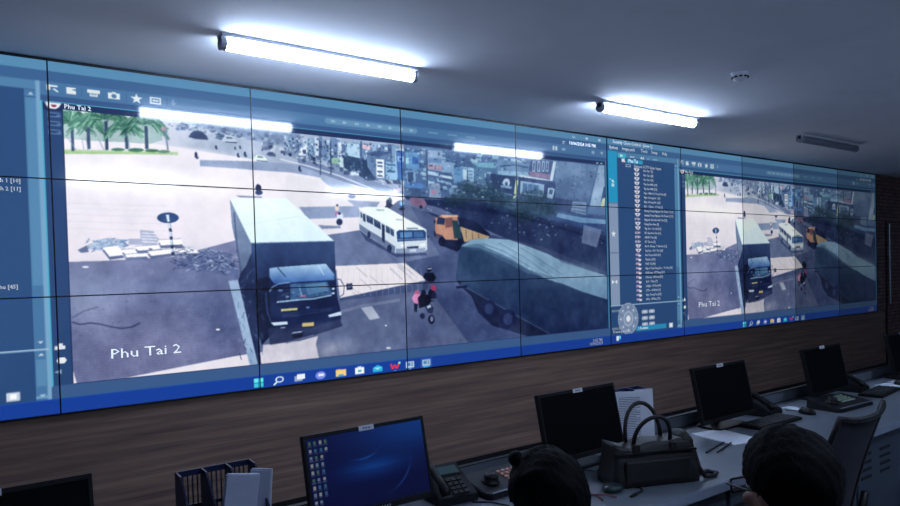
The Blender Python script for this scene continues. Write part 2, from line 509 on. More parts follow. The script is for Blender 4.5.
    poly(Z([(715, 195), (748, 200), (740, 280), (722, 278)]), (196, 206, 160))
    # big shopfronts, far right
    Z = Zm(500, 150, 6.745)
    poly(Z([(-20, 60), (200, 95), (220, 180), (-20, 170)]), (104, 134, 176)); stroke(Z([(0, 110), (100, 100), (190, 118)]), 1.4, (54, 78, 126)); stroke(Z([(15, 120), (15, 155)]), 1.2, (150, 180, 212)); poly(Z([(-10, 140), (195, 150), (195, 175), (-10, 168)]), (140, 176, 208))
    poly(Z([(-60, 160), (115, 180), (110, 300), (90, 340), (-60, 310)]), (32, 48, 96)); disc(506.5, 182.5, 3.6, 4.2, (176, 196, 222)); disc(506.5, 184, 1.6, 2.2, (60, 80, 128)); poly(Z([(5, 235), (80, 245), (80, 262), (5, 252)]), (130, 156, 196)); stroke(Z([(-30, 280), (85, 305)]), 1.6, (110, 140, 184), .8)
    poly(Z([(108, 200), (125, 205), (108, 320), (88, 330)]), (196, 208, 150))
    poly(Z([(205, 65), (370, 75), (345, 200), (190, 165)]), (64, 78, 130)); poly(Z([(205, 145), (340, 165), (335, 195), (195, 175)]), (146, 104, 142))
    for x in (222, 255, 285, 312):
        poly(Z([(x, 75), (x + 18, 77), (x + 14, 148), (x - 4, 144)]), (158, 184, 216)); poly(Z([(x + 5, 84), (x + 13, 85), (x + 9, 138), (x + 1, 136)]), (40, 56, 104))
    poly(Z([(125, 165), (350, 205), (345, 220), (125, 180)]), (206, 222, 236)); poly(Z([(360, 75), (380, 78), (355, 210), (335, 205)]), (196, 214, 232))
    poly(Z([(125, 180), (385, 215), (370, 340), (120, 300)]), (44, 58, 112)); poly(Z([(140, 208), (300, 232), (292, 318), (135, 295)]), (150, 180, 214)); poly(Z([(155, 222), (262, 238), (258, 300), (150, 286)]), (70, 104, 158))
    for x in (150, 185, 220): poly(Z([(x, 226), (x + 5, 227), (x + 3, 296), (x - 2, 295)]), (140, 172, 208))
    poly(Z([(325, 255), (370, 262), (355, 330), (318, 322)]), (170, 196, 222)); poly(Z([(335, 265), (360, 270), (352, 300), (330, 296)]), (50, 72, 124))
    poly(Z([(380, 80), (668, 108), (590, 358), (372, 318)]), (104, 130, 172), 1, (72, 92, 140)); poly(Z([(500, 150), (600, 130), (560, 330), (450, 320)]), (84, 106, 154), .7); glow(575, 172, 14, 8, (128, 152, 190), .6)
    poly(Z([(668, 100), (720, 105), (720, 380), (605, 385), (625, 290)]), (146, 168, 202)); poly(Z([(700, 250), (720, 245), (720, 330), (680, 350)]), (50, 70, 126)); poly(Z([(690, 330), (712, 320), (690, 435), (670, 440)]), (206, 216, 160))
    poly(Z([(372, 320), (590, 358), (580, 440), (372, 410)]), (46, 58, 108)); poly(Z([(490, 345), (585, 355), (580, 440), (480, 415)]), (120, 140, 178))
    for y in (360, 385, 408): stroke(Z([(485, y), (582, y + 14)]), .9, (64, 78, 126), .9)
    poly(Z([(360, 425), (720, 465), (720, 560), (350, 560)]), (40, 60, 118)); poly(Z([(390, 425), (560, 455), (720, 470), (720, 500), (540, 490), (380, 450)]), (108, 146, 190)); poly(Z([(600, 380), (715, 385), (715, 440), (580, 430)]), (80, 108, 158))
    # shade and stalls beneath the trees
    poly([(404, 197), (430, 200), (470, 198), (520, 212), (560, 222), (608, 236), (620, 245), (620, 292), (520, 254), (470, 232), (430, 214)], (36, 48, 94))
    poly([(404, 199), (440, 208), (500, 236), (620, 282), (620, 292), (500, 244), (440, 216), (404, 204)], (124, 130, 168), .75)
    poly([(470, 230), (540, 246), (620, 277), (620, 281), (540, 252), (470, 235)], (58, 66, 110))
    for k in range(150):
        x = rr.uniform(415, 606); y = 196 + (x - 415) * .24 + rr.uniform(-9, 14); s = rr.uniform(.5, 1.5)
        poly([(x, y), (x + s * 1.6, y + .3), (x + s * 1.4, y + s), (x, y + s)], rr.choice([(26, 36, 80), (96, 114, 156), (150, 166, 196), (60, 76, 124), (20, 28, 66)]), .75)
    poly(Zm(450, 225, 4.219)([(565, 0), (640, 20), (620, 95), (555, 75)]), (120, 128, 166), .8)
    for x, y, R in ((470, 190, 16), (486, 193, 17), (458, 200, 11), (500, 203, 12), (535, 201, 18), (522, 212, 14), (548, 210, 12)):
        glow(x, y, R * .8, R * .55, (24, 46, 72), .95)
    for x, y, R in ((470, 190, 15), (486, 192, 16), (500, 200, 12), (455, 200, 10), (520, 202, 13), (533, 200, 17), (545, 208, 12), (525, 215, 12)):
        for k in range(70):
            a_ = rr.uniform(0, 6.28); q = R * math.sqrt(rr.random())
            disc(x + q * math.cos(a_), y + .62 * q * math.sin(a_), rr.uniform(.8, 2.2), rr.uniform(.6, 1.5), mix((18, 36, 60), (50, 88, 104), rr.random() ** 2), .6, 7)
    for q in range(3):
        poly([(404, 140), (620, 162), (620, 244 - 4 * q), (560, 226 - 3 * q), (520, 216 - 3 * q), (470, 204 - 2 * q), (404, 196 - q)], (176, 200, 228), .075)
    poly([(430, 205), (520, 218), (620, 246), (620, 292), (520, 254), (470, 232)], (130, 142, 180), .13)
    rd = random.Random(21)
    for k in range(900):
        x = rd.uniform(286, 604); t = (x - 286) / 318
        lo = 134 + 30 * t; hi = 152 + 42 * min(1, (x - 286) / 120) + 12 * max(0, t - .4)
        y = rd.uniform(lo, hi); w_ = rd.uniform(.6, 2.6); h_ = rd.uniform(.5, 2.2)
        poly([(x, y), (x + w_, y + .15 * w_), (x + w_, y + h_ + .15 * w_), (x, y + h_)], rd.choice([(206, 220, 236), (30, 44, 86), (60, 84, 132), (140, 168, 204), (24, 36, 74)]), rd.uniform(.2, .6) * (1 if x < 505 else .45))
    # red car, bikes by the kerb
    poly([(409, 199), (414, 196), (424, 199), (427, 204), (424, 208), (412, 205)], (150, 112, 146)); disc(421, 207, 1.6, 1.8, (40, 44, 84))
    for x, y in ((402, 205), (390, 201), (388, 203)): disc(x, y, 2, 4, (60, 96, 160) if x > 400 else (48, 58, 104)); disc(x, y + 4, 3, 1.6, (40, 48, 92))
    disc(402, 203.5, 2.2, 2.4, (140, 190, 230))
    # heap of slabs, wire and the round sign
    Z = Zm(70, 200, 5.294)
    poly(Z([(90, 260), (130, 215), (200, 200), (290, 210), (310, 245), (200, 270)]), (176, 188, 214))
    rr = random.Random(5)
    for k in range(90):
        x = rr.uniform(95, 300); y = rr.uniform(205, 265)
        stroke(Z([(x, y), (x + rr.uniform(-30, 30), y + rr.uniform(-12, 12))]), .8, rr.choice([(96, 120, 170), (226, 230, 240), (120, 144, 188), (70, 92, 146)]), .7)
    poly(Z([(40, 265), (90, 240), (100, 275), (60, 280)]), (120, 126, 166))
    poly(Z([(370, 158), (440, 165), (470, 205), (460, 235), (400, 240), (310, 235), (310, 205), (375, 205)]), (176, 176, 202))
    for y in (175, 190, 205, 220): stroke(Z([(380, y), (462, y + 4)]), 1.1, (226, 224, 234), .9)
    for q in ([(170, 250), (250, 240), (290, 290), (210, 300)], [(275, 262), (340, 258), (360, 282), (290, 286)], [(290, 288), (400, 278), (420, 298), (300, 304)], [(345, 245), (420, 240), (450, 262), (360, 268)], [(415, 240), (480, 236), (500, 256), (440, 264)], [(410, 270), (540, 258), (560, 280), (430, 296)], [(470, 210), (590, 205), (600, 235), (480, 240)], [(540, 250), (650, 250), (690, 280), (560, 285)]):
        poly(Z([(a, b + 16) for a, b in q]), (110, 114, 154)); poly(Z(q), (240, 236, 238)); stroke(Z([q[0], q[1]]), .7, (150, 150, 180), .8)
    poly(Z([(560, 335), (640, 300), (740, 260), (850, 290), (900, 380), (900, 424), (830, 400), (700, 375), (570, 362)]), (104, 112, 156), .8)
    for k in range(190):
        x = rr.uniform(560, 890); y = 330 + rr.uniform(-70, 45) + (x - 700) * .1
        stroke(Z([(x, y), (x + rr.uniform(-40, 40), y + rr.uniform(-22, 22))]), .7, rr.choice([(58, 66, 112), (206, 212, 228), (44, 52, 98), (150, 160, 190)]), .7)
    poly(Z([(514, 75), (528, 75), (553, 295), (539, 298)]), (150, 162, 196)); poly(Z([(516, 75), (523, 75), (546, 295), (541, 298)]), (226, 230, 242))
    for y in (150, 192, 238, 275): poly(Z([(524 + (y - 150) * .1, y), (538 + (y - 150) * .1, y), (540 + (y - 150) * .1, y + 18), (526 + (y - 150) * .1, y + 18)]), (40, 44, 82))
    disc(168, 217.8, 10.8, 5.3, (44, 70, 124), 1, 24); disc(168, 217.5, 9.6, 4.4, (56, 86, 140), 1, 24); poly(Z([(508, 78), (524, 78), (528, 115), (516, 117)]), (214, 226, 240))
    # rider crossing
    disc(258.5, 188, 3, 3.6, (52, 58, 104)); disc(259, 192.5, 3.8, 2.6, (70, 80, 126)); disc(258, 185.6, 1.7, 1.4, (40, 46, 92)); poly([(236, 195.5), (262, 196.5), (262, 198), (240, 197.5)], (120, 130, 166), .8)
    disc(352, 196, 4, 2.2, (70, 72, 112), .8)
    # the box lorry
    poly([(229.8, 198.6), (251.3, 243.3), (256, 350), (247, 330), (243, 275), (232, 226)], (150, 162, 190), 1, (36, 48, 92))
    stroke([(234, 212), (237, 245), (243, 285)], 1.6, (70, 84, 124), .7)
    poly([(246, 266), (252, 252), (262, 372), (253, 366), (243, 318), (237, 288), (240, 274)], (34, 44, 90), .9)
    poly([(229.8, 198.6), (286, 198), (334.4, 241.2), (251.3, 243.3)], (226, 240, 246), 1, (214, 232, 240))
    stroke([(243, 225), (300, 216)], 1, (206, 224, 234), .6); stroke([(262, 199), (290, 240)], .8, (206, 224, 234), .5)
    poly([(251.3, 243.3), (334.4, 241.2), (337, 300), (262, 310), (253, 300)], (58, 78, 128), 1, (24, 36, 84))
    stroke([(251.3, 243.3), (334.4, 241.2)], 1, (92, 118, 160))
    poly([(255, 280), (275, 275), (276, 330), (262, 345), (257, 330)], (18, 26, 66))
    poly([(228.5, 281), (238, 280), (258, 364), (250, 366)], (158, 176, 206))
    for k in range(70):
        x = rnd.uniform(238, 262); y = rnd.uniform(262, 362)
        stroke([(x, y), (x + rnd.uniform(-4, 4), y + rnd.uniform(-7, 7))], .9, rnd.choice([(60, 74, 124), (96, 112, 160), (20, 26, 66), (130, 146, 186)]), .55)
    # its cab
    poly([(269, 276), (335, 274), (338, 300), (341, 312), (341, 320), (300, 331), (276, 330), (271, 318)], (26, 40, 92))
    poly([(268, 328), (340, 320), (343, 326), (300, 340), (270, 345)], (46, 52, 94), .8)
    poly([(269.5, 268.3), (277, 267.2), (325.8, 263.7), (334.5, 274.3), (334.5, 279.8), (274, 283.6), (269.5, 277)], (176, 202, 228), 1, (66, 108, 176))
    stroke([(277.5, 267.5), (286, 277)], .9, (40, 66, 124)); stroke([(318, 265), (324, 275)], .8, (190, 214, 236))
    Z = Zm(225, 255, 6.746)
    poly(Z([(332, 215), (400, 195), (690, 178), (738, 265), (735, 292), (345, 332)]), (24, 34, 82))
    poly(Z([(345, 215), (430, 200), (430, 300), (352, 318)]), (34, 48, 98)); poly(Z([(440, 195), (690, 180), (725, 262), (600, 285), (440, 305)]), (66, 100, 148)); poly(Z([(540, 200), (680, 185), (705, 240), (560, 270)]), (104, 144, 180), .7)
    for k in range(26): x = rnd.uniform(355, 715); y = 300 - (x - 355) * .1 - abs(rnd.gauss(0, 22)); stroke(Z([(x, y), (x + rnd.uniform(5, 26), y - 3)]), rnd.uniform(.5, 1.2), rnd.choice([(170, 200, 222), (110, 146, 182), (34, 48, 98)]), .6)
    stroke(Z([(350, 318), (500, 302), (600, 295), (720, 270)]), 1.6, (166, 196, 220), .9); disc(303, 296, 3.5, .9, (210, 110, 150)); stroke(Z([(500, 210), (520, 280)]), 1.2, (150, 184, 212), .7); disc(280.5, 290.5, 2.6, 1.4, (116, 140, 184), .8)
    stroke(Z([(300, 250), (320, 215), (360, 195), (440, 185)]), 1.2, (130, 156, 200)); stroke(Z([(275, 250), (285, 380), (310, 450)]), 1.2, (60, 80, 136))
    poly(Z([(385, 400), (720, 350), (725, 375), (390, 425)]), (48, 62, 112)); stroke(Z([(450, 400), (640, 375)]), .9, (20, 28, 70)); poly(Z([(378, 366), (490, 356), (490, 370), (380, 380)]), (206, 196, 120)); disc(308, 307.5, 2, 1, (110, 140, 196))
    poly(Z([(308, 455), (420, 448), (425, 468), (330, 476)]), (204, 216, 232)); poly(Z([(695, 405), (780, 380), (788, 405), (705, 420)]), (196, 210, 230)); poly(Z([(520, 460), (600, 452), (600, 477), (522, 484)]), (212, 180, 110)); stroke(Z([(375, 492), (410, 488)]), .8, (180, 196, 216)); stroke(Z([(300, 500), (560, 500), (780, 435)]), 1.2, (50, 62, 110))
    for y in (228, 258): disc(333.3, 255 + y / 6.746, 1.5, 1, (200, 216, 236))
    stroke(Z([(745, 160), (780, 165), (805, 210), (800, 265), (770, 285)]), .8, (90, 100, 146)); poly(Z([(818, 195), (858, 190), (862, 232), (822, 236)]), (36, 40, 84)); poly(Z([(825, 200), (850, 197), (852, 220), (828, 222)]), (110, 120, 156))
    poly([(292, 335), (303, 333), (303, 337), (293, 338)], (24, 28, 64)); stroke([(292, 333), (302, 331.5)], .8, (206, 210, 226)); stroke([(286, 343), (314, 335)], 1.4, (112, 112, 146))
    # motor scooters behind, riders in light shirts
    disc(337, 208, 2, 3, (226, 210, 196)); disc(336.6, 214, 1.8, 3, (180, 120, 170)); disc(340, 216.5, 3.4, 4, (208, 216, 232)); disc(339.5, 222, 3.2, 3.4, (50, 58, 104)); disc(339.2, 226.5, 1.2, 2, (150, 160, 190)); disc(337.2, 205.3, 1.2, 1.2, (70, 66, 100)); disc(339.5, 213.5, 1.5, 1.4, (60, 60, 100))
    # the bus
    Z = Zm(350, 195, 6.43)
    poly(Z([(60, 225), (120, 270), (290, 380), (480, 372), (500, 385), (300, 400), (100, 290)]), (66, 74, 122), .8)
    poly(Z([(62, 100), (90, 76), (240, 80), (360, 150), (492, 222), (497, 350), (480, 365), (400, 372), (290, 372), (240, 335), (120, 270), (60, 220)]), (206, 214, 226))
    poly(Z([(65, 100), (92, 76), (240, 80), (360, 150), (488, 222), (300, 228), (200, 172)]), (230, 238, 240)); poly(Z([(165, 92), (215, 94), (225, 102), (175, 102)]), (170, 186, 190)); poly(Z([(290, 152), (335, 156), (345, 164), (300, 164)]), (176, 190, 196)); poly(Z([(360, 212), (435, 210), (440, 218), (365, 220)]), (110, 130, 160))
    poly(Z([(60, 185), (120, 225), (245, 300), (290, 330), (290, 372), (240, 335), (120, 268), (60, 218)]), (124, 134, 168))
    for q in ([(68, 108), (76, 112), (78, 150), (68, 142)], [(82, 120), (100, 124), (102, 175), (84, 165)], [(106, 128), (148, 148), (150, 192), (108, 172)], [(153, 152), (196, 178), (198, 222), (155, 198)], [(230, 196), (256, 210), (258, 252), (232, 238)], [(260, 212), (282, 226), (284, 268), (262, 256)]):
        poly(Z(q), (66, 82, 124)); poly(Z([mix(q[0], q[2], .15), mix(q[1], q[3], .15), mix(q[2], q[0], .5), mix(q[3], q[1], .5)]), (110, 128, 162), .7)
    poly(Z([(205, 185), (224, 196), (224, 310), (206, 296)]), (52, 62, 106)); disc(369, 234.5, 1.6, 3.2, (54, 60, 102)); disc(389.5, 248.5, 2.4, 4, (54, 60, 102))
    poly(Z([(300, 238), (315, 226), (475, 224), (488, 240), (490, 290), (305, 300)]), (40, 70, 130)); poly(Z([(320, 240), (400, 236), (400, 270), (325, 276)]), (92, 136, 186)); poly(Z([(410, 236), (470, 236), (475, 270), (412, 272)]), (70, 108, 166)); stroke(Z([(308, 288), (488, 282)]), 1.2, (130, 160, 200), .7)
    poly(Z([(325, 318), (360, 315), (360, 330), (328, 332)]), (228, 234, 244)); poly(Z([(450, 315), (485, 310), (485, 325), (452, 330)]), (228, 234, 244)); poly(Z([(365, 332), (440, 328), (440, 345), (368, 348)]), (54, 60, 104)); poly(Z([(295, 345), (490, 340), (480, 365), (400, 372), (295, 372)]), (150, 160, 188)); poly(Z([(385, 350), (425, 348), (425, 362), (386, 364)]), (204, 210, 226)); disc(428, 236.7, .9, 1.6, (44, 50, 96))
    # orange tipper
    poly(Z([(575, 270), (720, 240), (745, 320), (690, 365), (585, 325)]), (30, 38, 78))
    poly(Z([(548, 150), (590, 128), (690, 130), (695, 290), (600, 285), (548, 275)]), (206, 142, 120)); poly(Z([(565, 140), (612, 150), (608, 192), (556, 186)]), (44, 58, 104)); poly(Z([(612, 150), (660, 140), (655, 205), (615, 210)]), (150, 92, 96)); poly(Z([(585, 128), (690, 130), (700, 140), (600, 146)]), (230, 178, 150)); poly(Z([(548, 245), (600, 260), (600, 285), (548, 275)]), (96, 76, 106))
    poly(Z([(655, 160), (690, 165), (720, 280), (670, 280)]), (56, 84, 96)); poly(Z([(690, 140), (800, 165), (900, 250), (900, 275), (710, 205)]), (34, 42, 84)); poly(Z([(708, 202), (900, 268), (860, 300), (735, 300)]), (196, 158, 122)); 
    for x in (745, 785, 825): stroke(Z([(x, 222 + (x - 745) * .33), (x + 5, 285)]), .8, (130, 100, 96), .9)
    disc(442, 241.5, 3.6, 5, (22, 28, 66)); disc(434.8, 221.5, 1, 2, (40, 48, 90)); disc(435, 234, 1, 3, (44, 44, 84))
    # tarpaulin-covered lorry
    Z = Zm(450, 225, 4.219)
    poly(Z([(25, 230), (35, 130), (50, 82), (90, 62), (150, 55), (250, 62), (330, 90), (420, 125), (480, 160), (560, 195), (690, 222), (690, 470), (420, 470), (300, 392), (110, 287), (40, 250)]), (62, 88, 124), 1, (30, 44, 92))
    poly(Z([(48, 90), (90, 62), (150, 55), (250, 62), (330, 90), (420, 125), (480, 160), (690, 222), (690, 322), (560, 282), (470, 246), (400, 226), (330, 190), (270, 155), (200, 125), (120, 96)]), (142, 172, 198), 1, (112, 142, 176))
    poly(Z([(50, 90), (120, 78), (260, 140), (330, 185), (420, 225), (330, 205), (250, 165), (150, 115)]), (84, 112, 146), .6)
    for q in ([(130, 68), (220, 100), (330, 165), (430, 225)], [(200, 66), (300, 120), (400, 190), (470, 240)], [(290, 85), (380, 140), (470, 200)], [(150, 90), (240, 130), (340, 190)], [(330, 180), (400, 205), (440, 215)], [(350, 190), (420, 228), (470, 244)]):
        stroke(Z(q), 1.6, (176, 200, 218), .3); stroke(Z([(a + 8, b + 10) for a, b in q]), 1.6, (74, 102, 140), .3)
    glow(580, 272, 18, 9, (150, 178, 202), .5)
    stroke(Z([(40, 245), (110, 287), (300, 392), (420, 458)]), .9, (84, 96, 136), .9)
    poly(Z([(40, 252), (110, 289), (300, 395), (430, 470), (330, 470), (180, 425), (120, 370), (90, 300)]), (26, 32, 70), .8)
    disc(489, 309, 8, 9, (34, 42, 88)); disc(489, 309, 4.5, 5.5, (56, 66, 114)); disc(508, 319, 8.5, 10, (30, 38, 84)); disc(508, 319, 4.8, 6, (50, 60, 108)); poly(Z([(25, 258), (70, 255), (75, 264), (28, 268)]), (24, 30, 70)); stroke(Z([(35, 235), (45, 250)]), 1.5, (24, 30, 70))
    # two motorbikes with riders
    Z = Zm(400, 255, 6.74)
    disc(431.5, 294, 3.4, 5, (20, 24, 60)); disc(434, 295.5, 2.6, 3.6, (44, 44, 86)); poly(Z([(205, 200), (240, 205), (245, 240), (215, 240)]), (190, 60, 110))
    poly(Z([(155, 150), (170, 120), (225, 118), (245, 155), (225, 180), (180, 180)]), (18, 22, 56)); poly(Z([(150, 195), (185, 170), (190, 220), (160, 245)]), (66, 70, 112)); disc(429, 269.5, 2.5, 2.4, (24, 28, 62)); stroke(Z([(185, 92), (212, 92)]), 1, (190, 196, 214))
    disc(417, 292.5, 2.6, 2.5, (190, 90, 130)); poly(Z([(80, 290), (100, 260), (140, 265), (135, 330), (95, 325)]), (216, 130, 180)); poly(Z([(120, 290), (150, 255), (190, 270), (215, 310), (190, 340), (130, 360)]), (16, 18, 48)); disc(423.5, 292.5, 2.6, 2.6, (26, 28, 64))
    poly(Z([(95, 325), (120, 330), (115, 385), (95, 380)]), (24, 26, 60)); poly(Z([(170, 350), (210, 330), (228, 360), (220, 395), (190, 390)]), (60, 64, 106)); poly(Z([(180, 345), (205, 335), (212, 350), (188, 362)]), (186, 196, 216)); disc(431.5, 319.5, 3.3, 4.6, (22, 24, 60)); disc(431.8, 319, 1.6, 2.8, (130, 136, 170)); disc(422.5, 316, 2.6, 3, (40, 42, 84)); stroke(Z([(190, 300), (232, 312)]), 1, (30, 32, 70))
    disc(386, 325.5, 1.2, .8, (200, 204, 220)); disc(388.5, 348, 2.6, .9, (196, 204, 200))


def paint_desktop():
    """window frames, tool bars, camera list, task bar"""
    global WALLPIX, rect, fill
    feed = WALLPIX.copy()
    BG = (58, 92, 142)
    WALLPIX[:] = BG
    rect(0, 0, 5, .092, (98, 156, 196)); rect(0, .092, 5, .18, (70, 116, 168)); rect(0, .18, 5, .26, (92, 146, 190)); rect(0.96, .18, 5, .30, (84, 134, 182)); rect(.96, .30, 5, .344, (66, 106, 160))
    # camera list at the left of the desktop
    rect(0, .262, .962, 2.866, (52, 92, 146)); rect(0, .18, .125, .944, (38, 174, 222)); rect(0, .944, .125, 2.44, (150, 172, 204)); rect(0, .93, .125, .944, (120, 140, 178)); rect(0, 1.66, .125, 1.672, (104, 126, 166))
    rect(0, 0, .012, 3, (46, 84, 140))
    rect(.9, .262, .962, 2.866, (82, 134, 182)); rect(.905, .31, .952, 1.9, (96, 152, 196)); rect(.948, .18, .966, 2.866, (132, 178, 214)); 
    fill([(.915, .305), (.94, .305), (.9275, .285)], (206, 222, 236)); rect(.9, .32, .948, .328, (62, 108, 162)); fill([(.915, 2.37), (.94, 2.37), (.9275, 2.39)], (206, 222, 236)); fill([(.915, 2.49), (.94, 2.49), (.9275, 2.47)], (206, 222, 236))
    rect(0, 2.432, .962, 2.446, (168, 200, 224)); rect(.905, 2.52, .95, 2.75, (100, 152, 194)); fill([(.915, 2.82), (.94, 2.82), (.9275, 2.84)], (206, 222, 236))
    rect(.13, .262, .9, 2.43, (54, 96, 150))
    rect(.14, .2, .24, .27, (60, 196, 226)); fill([(.17, .215), (.21, .235), (.17, .255)], (236, 246, 252))
    for uu in (.3, .33): fill([(uu, .225), (uu + .025, .235), (uu, .25)], (232, 240, 248))
    for uu in (.43, .455): fill([(uu + .02, .215), (uu, .24), (uu + .02, .26)], (240, 246, 250))
    rect(.52, .235, .55, .242, (190, 210, 230)); rect(.6, .23, .66, .248, (150, 190, 220)); rect(.66, .235, .69, .242, (120, 160, 200))
    rect(.25, .275, .46, .335, (50, 178, 216)); rect(.185, .275, .225, .325, (236, 240, 248)); fill([(.22, .3), (.24, .325), (.19, .325)], (236, 240, 248))
    rect(.235, .352, .3, .392, (190, 206, 226)); rect(.243, .36, .292, .384, (54, 96, 150))
    # dome-camera icons down the list
    for k in range(31):
        v = .425 + k * .0672
        if v > 2.42: break
        u = .34
        if k in (11, 14, 15, 16):
            rect(u, v - .018, u + .055, v + .014, (206, 200, 224)); rect(u + .012, v - .008, u + .035, v + .006, (96, 96, 150)); rect(u + .055, v - .012, u + .07, v + .008, (226, 190, 210))
        elif k < 19:
            fill([(u, v - .026), (u + .075, v - .026), (u + .068, v - .005), (u + .05, v + .022), (u + .026, v + .022), (u + .007, v - .005)], (238, 236, 246)); fill([(u + .026, v - .012), (u + .05, v - .012), (u + .044, v + .008), (u + .032, v + .008)], (90, 70, 130))
        else:
            rect(u, v - .02, u + .05, v + .01, (196, 170, 204)); fill([(u + .03, v - .005), (u + .075, v - .005), (u + .065, v + .024), (u + .04, v + .024)], (238, 236, 246))
    # favourites star, folding arrows, tab symbol on the side bar
    st = [(.0625 + (.03 if k % 2 == 0 else .012) * math.sin(k * math.pi / 5), 1.39 - (.053 if k % 2 == 0 else .021) * math.cos(k * math.pi / 5)) for k in range(10)]
    fill(st, (238, 244, 250))
    fill([(.03, 2.06), (.06, 2.09), (.03, 2.12)], (244, 248, 252)); fill([(.095, 2.06), (.065, 2.09), (.095, 2.12)], (244, 248, 252))
    rect(.05, .6, .075, .62, (214, 244, 252)); rect(.06, .62, .085, .64, (214, 244, 252)); rect(.05, .655, .085, .70, (190, 236, 250)); rect(.03, .585, .045, .6, (214, 244, 252))
    # steering wheel for the cameras
    rect(.02, 2.5, .16, 2.53, (150, 170, 200)); rect(.02, 2.76, .16, 2.79, (150, 170, 200))
    W = lambda r, n=28: [(.225 + r * math.cos(2 * math.pi * k / n), 2.645 + r * 1.78 * math.sin(2 * math.pi * k / n)) for k in range(n)]
    fill(W(.132), (170, 186, 212)); fill(W(.126), (140, 162, 196)); fill(W(.062), (190, 204, 222)); fill(W(.054), (150, 170, 202)); fill(W(.026), (236, 242, 248))
    for k in range(8):
        a_ = math.pi / 8 + k * math.pi / 4
        stroke([(.225 + .065 * math.cos(a_), 2.645 + .115 * math.sin(a_)), (.225 + .128 * math.cos(a_), 2.645 + .227 * math.sin(a_))], .006, (96, 120, 162), 1, True)
        b_ = k * math.pi / 4; c_, s_ = math.cos(b_), math.sin(b_)
        fill([(.225 + .108 * c_, 2.645 + .19 * s_), (.225 + .09 * c_ - .01 * s_, 2.645 + .16 * s_ + .018 * c_), (.225 + .09 * c_ + .01 * s_, 2.645 + .16 * s_ - .018 * c_)], (240, 246, 250))
    for r_ in range(3):
        for c_ in range(2):
            u = .4 + .095 * c_; v = 2.535 + .095 * r_
            fill([(u + .01, v), (u + .078, v), (u + .088, v + .03), (u + .078, v + .058), (u + .01, v + .058), (u, v + .03)], (178, 192, 214)); rect(u + .03, v + .022, u + .058, v + .036, (244, 248, 252))
    rect(.325, 2.775, .74, 2.845, (44, 160, 212)); rect(.78, 2.775, .835, 2.845, (206, 218, 232)); rect(.795, 2.79, .82, 2.83, (250, 252, 254)); rect(.9, 2.83, .95, 2.85, (130, 176, 212))
    # frame of the live picture
    rect(.966, .344, 4.985, 2.765, (92, 196, 226)); rect(.974, .35, 4.978, 2.757, (38, 64, 116)); rect(.974, .42, 1.055, 2.757, (52, 88, 142))
    # the live picture: softened, toned like a camera image
    for _ in range(1):
        p_ = np.pad(feed, ((1, 1), (1, 1), (0, 0)), 'edge')
        feed = (p_[:-2, 1:-1] + p_[2:, 1:-1] + p_[1:-1, :-2] + p_[1:-1, 2:] + 4 * p_[1:-1, 1:-1]) / 8
    lum = feed.mean(-1, keepdims=True)
    feed = lum + (feed - lum) * .78
    uu_ = (np.arange(feed.shape[1]) / RU)[None, :, None]
    feed = 255 * (feed / 255).clip(0, 1) ** (1.26 - .03 * (uu_ - 3).clip(0, 2)) * 1.09 * (1 + (1 - lum / 255).clip(0, 1) * np.array((-.12, .06, .10)))
    r0 = (int(.405 * RV), int(2.752 * RV)); c0 = (int(1.06 * RU), int(4.967 * RU))
    WALLPIX[r0[0]:r0[1], c0[0]:c0[1]] = feed[r0[0]:r0[1], c0[0]:c0[1]]
    # camera symbol and tools in the strip beside it
    fill([(.985, .352), (1.055, .352), (1.045, .385), (1.03, .405), (1.005, .405), (.992, .385)], (236, 236, 244)); fill([(1.01, .37), (1.034, .37), (1.03, .39), (1.014, .39)], (170, 60, 110))
    for v in (.455, .53, .6):
        rect(.995, v - .02, 1.045, v + .02, (104, 140, 186)); rect(1.0, v - .012, 1.04, v + .012, (52, 88, 142)); rect(1.03, v, 1.05, v + .012, (104, 140, 186))
    rect(.985, 2.42, 1.03, 2.45, (226, 232, 242)); rect(1.0, 2.4, 1.02, 2.42, (226, 232, 242)); fill([(1.0, 2.52), (1.025, 2.52), (1.035, 2.545), (1.025, 2.57), (1.0, 2.57), (.99, 2.545)], (236, 240, 246)); fill([(.98, 2.64), (1.01, 2.62), (1.01, 2.66)], (150, 180, 210))
    # tool bar
    I = (226, 236, 240)
    _rect, _fill = rect, fill
    tu = lambda u: .992 + (u - .992) * .925
    rect = lambda u0, v0, u1, v1, c, *k: _fill([(tu(u0), v0), (tu(u1), v0), (tu(u1), v1), (tu(u0), v1)], c, *k)
    fill = lambda q, c, *k: _fill([(tu(u), v) for u, v in q], c, *k)
    rect(.995, .205, 1.012, .25, I); rect(.995, .205, 1.045, .22, I); fill([(1.03, .23), (1.05, .255), (1.044, .262), (1.022, .238)], I)
    rect(1.085, .208, 1.13, .262, I); fill([(1.13, .215), (1.13, .235), (1.11, .225)], (96, 140, 186))
    rect(1.155, .2, 1.158, .275, (60, 100, 150)); rect(1.185, .205, 1.245, .235, I); rect(1.195, .235, 1.235, .262, (206, 220, 230)); rect(1.2, .24, 1.23, .246, (96, 140, 186))
    rect(1.285, .21, 1.345, .262, I); rect(1.305, .2, 1.325, .21, I); disc_ = [(1.315 + .014 * math.cos(t / 8 * 6.283), .238 + .02 * math.sin(t / 8 * 6.283)) for t in range(8)]; fill(disc_, (96, 140, 186))
    rect(1.375, .2, 1.378, .275, (60, 100, 150)); fill([(1.43 + (.034 if k % 2 == 0 else .013) * math.sin(k * math.pi / 5), .238 - (.05 if k % 2 == 0 else .02) * math.cos(k * math.pi / 5)) for k in range(10)], I)
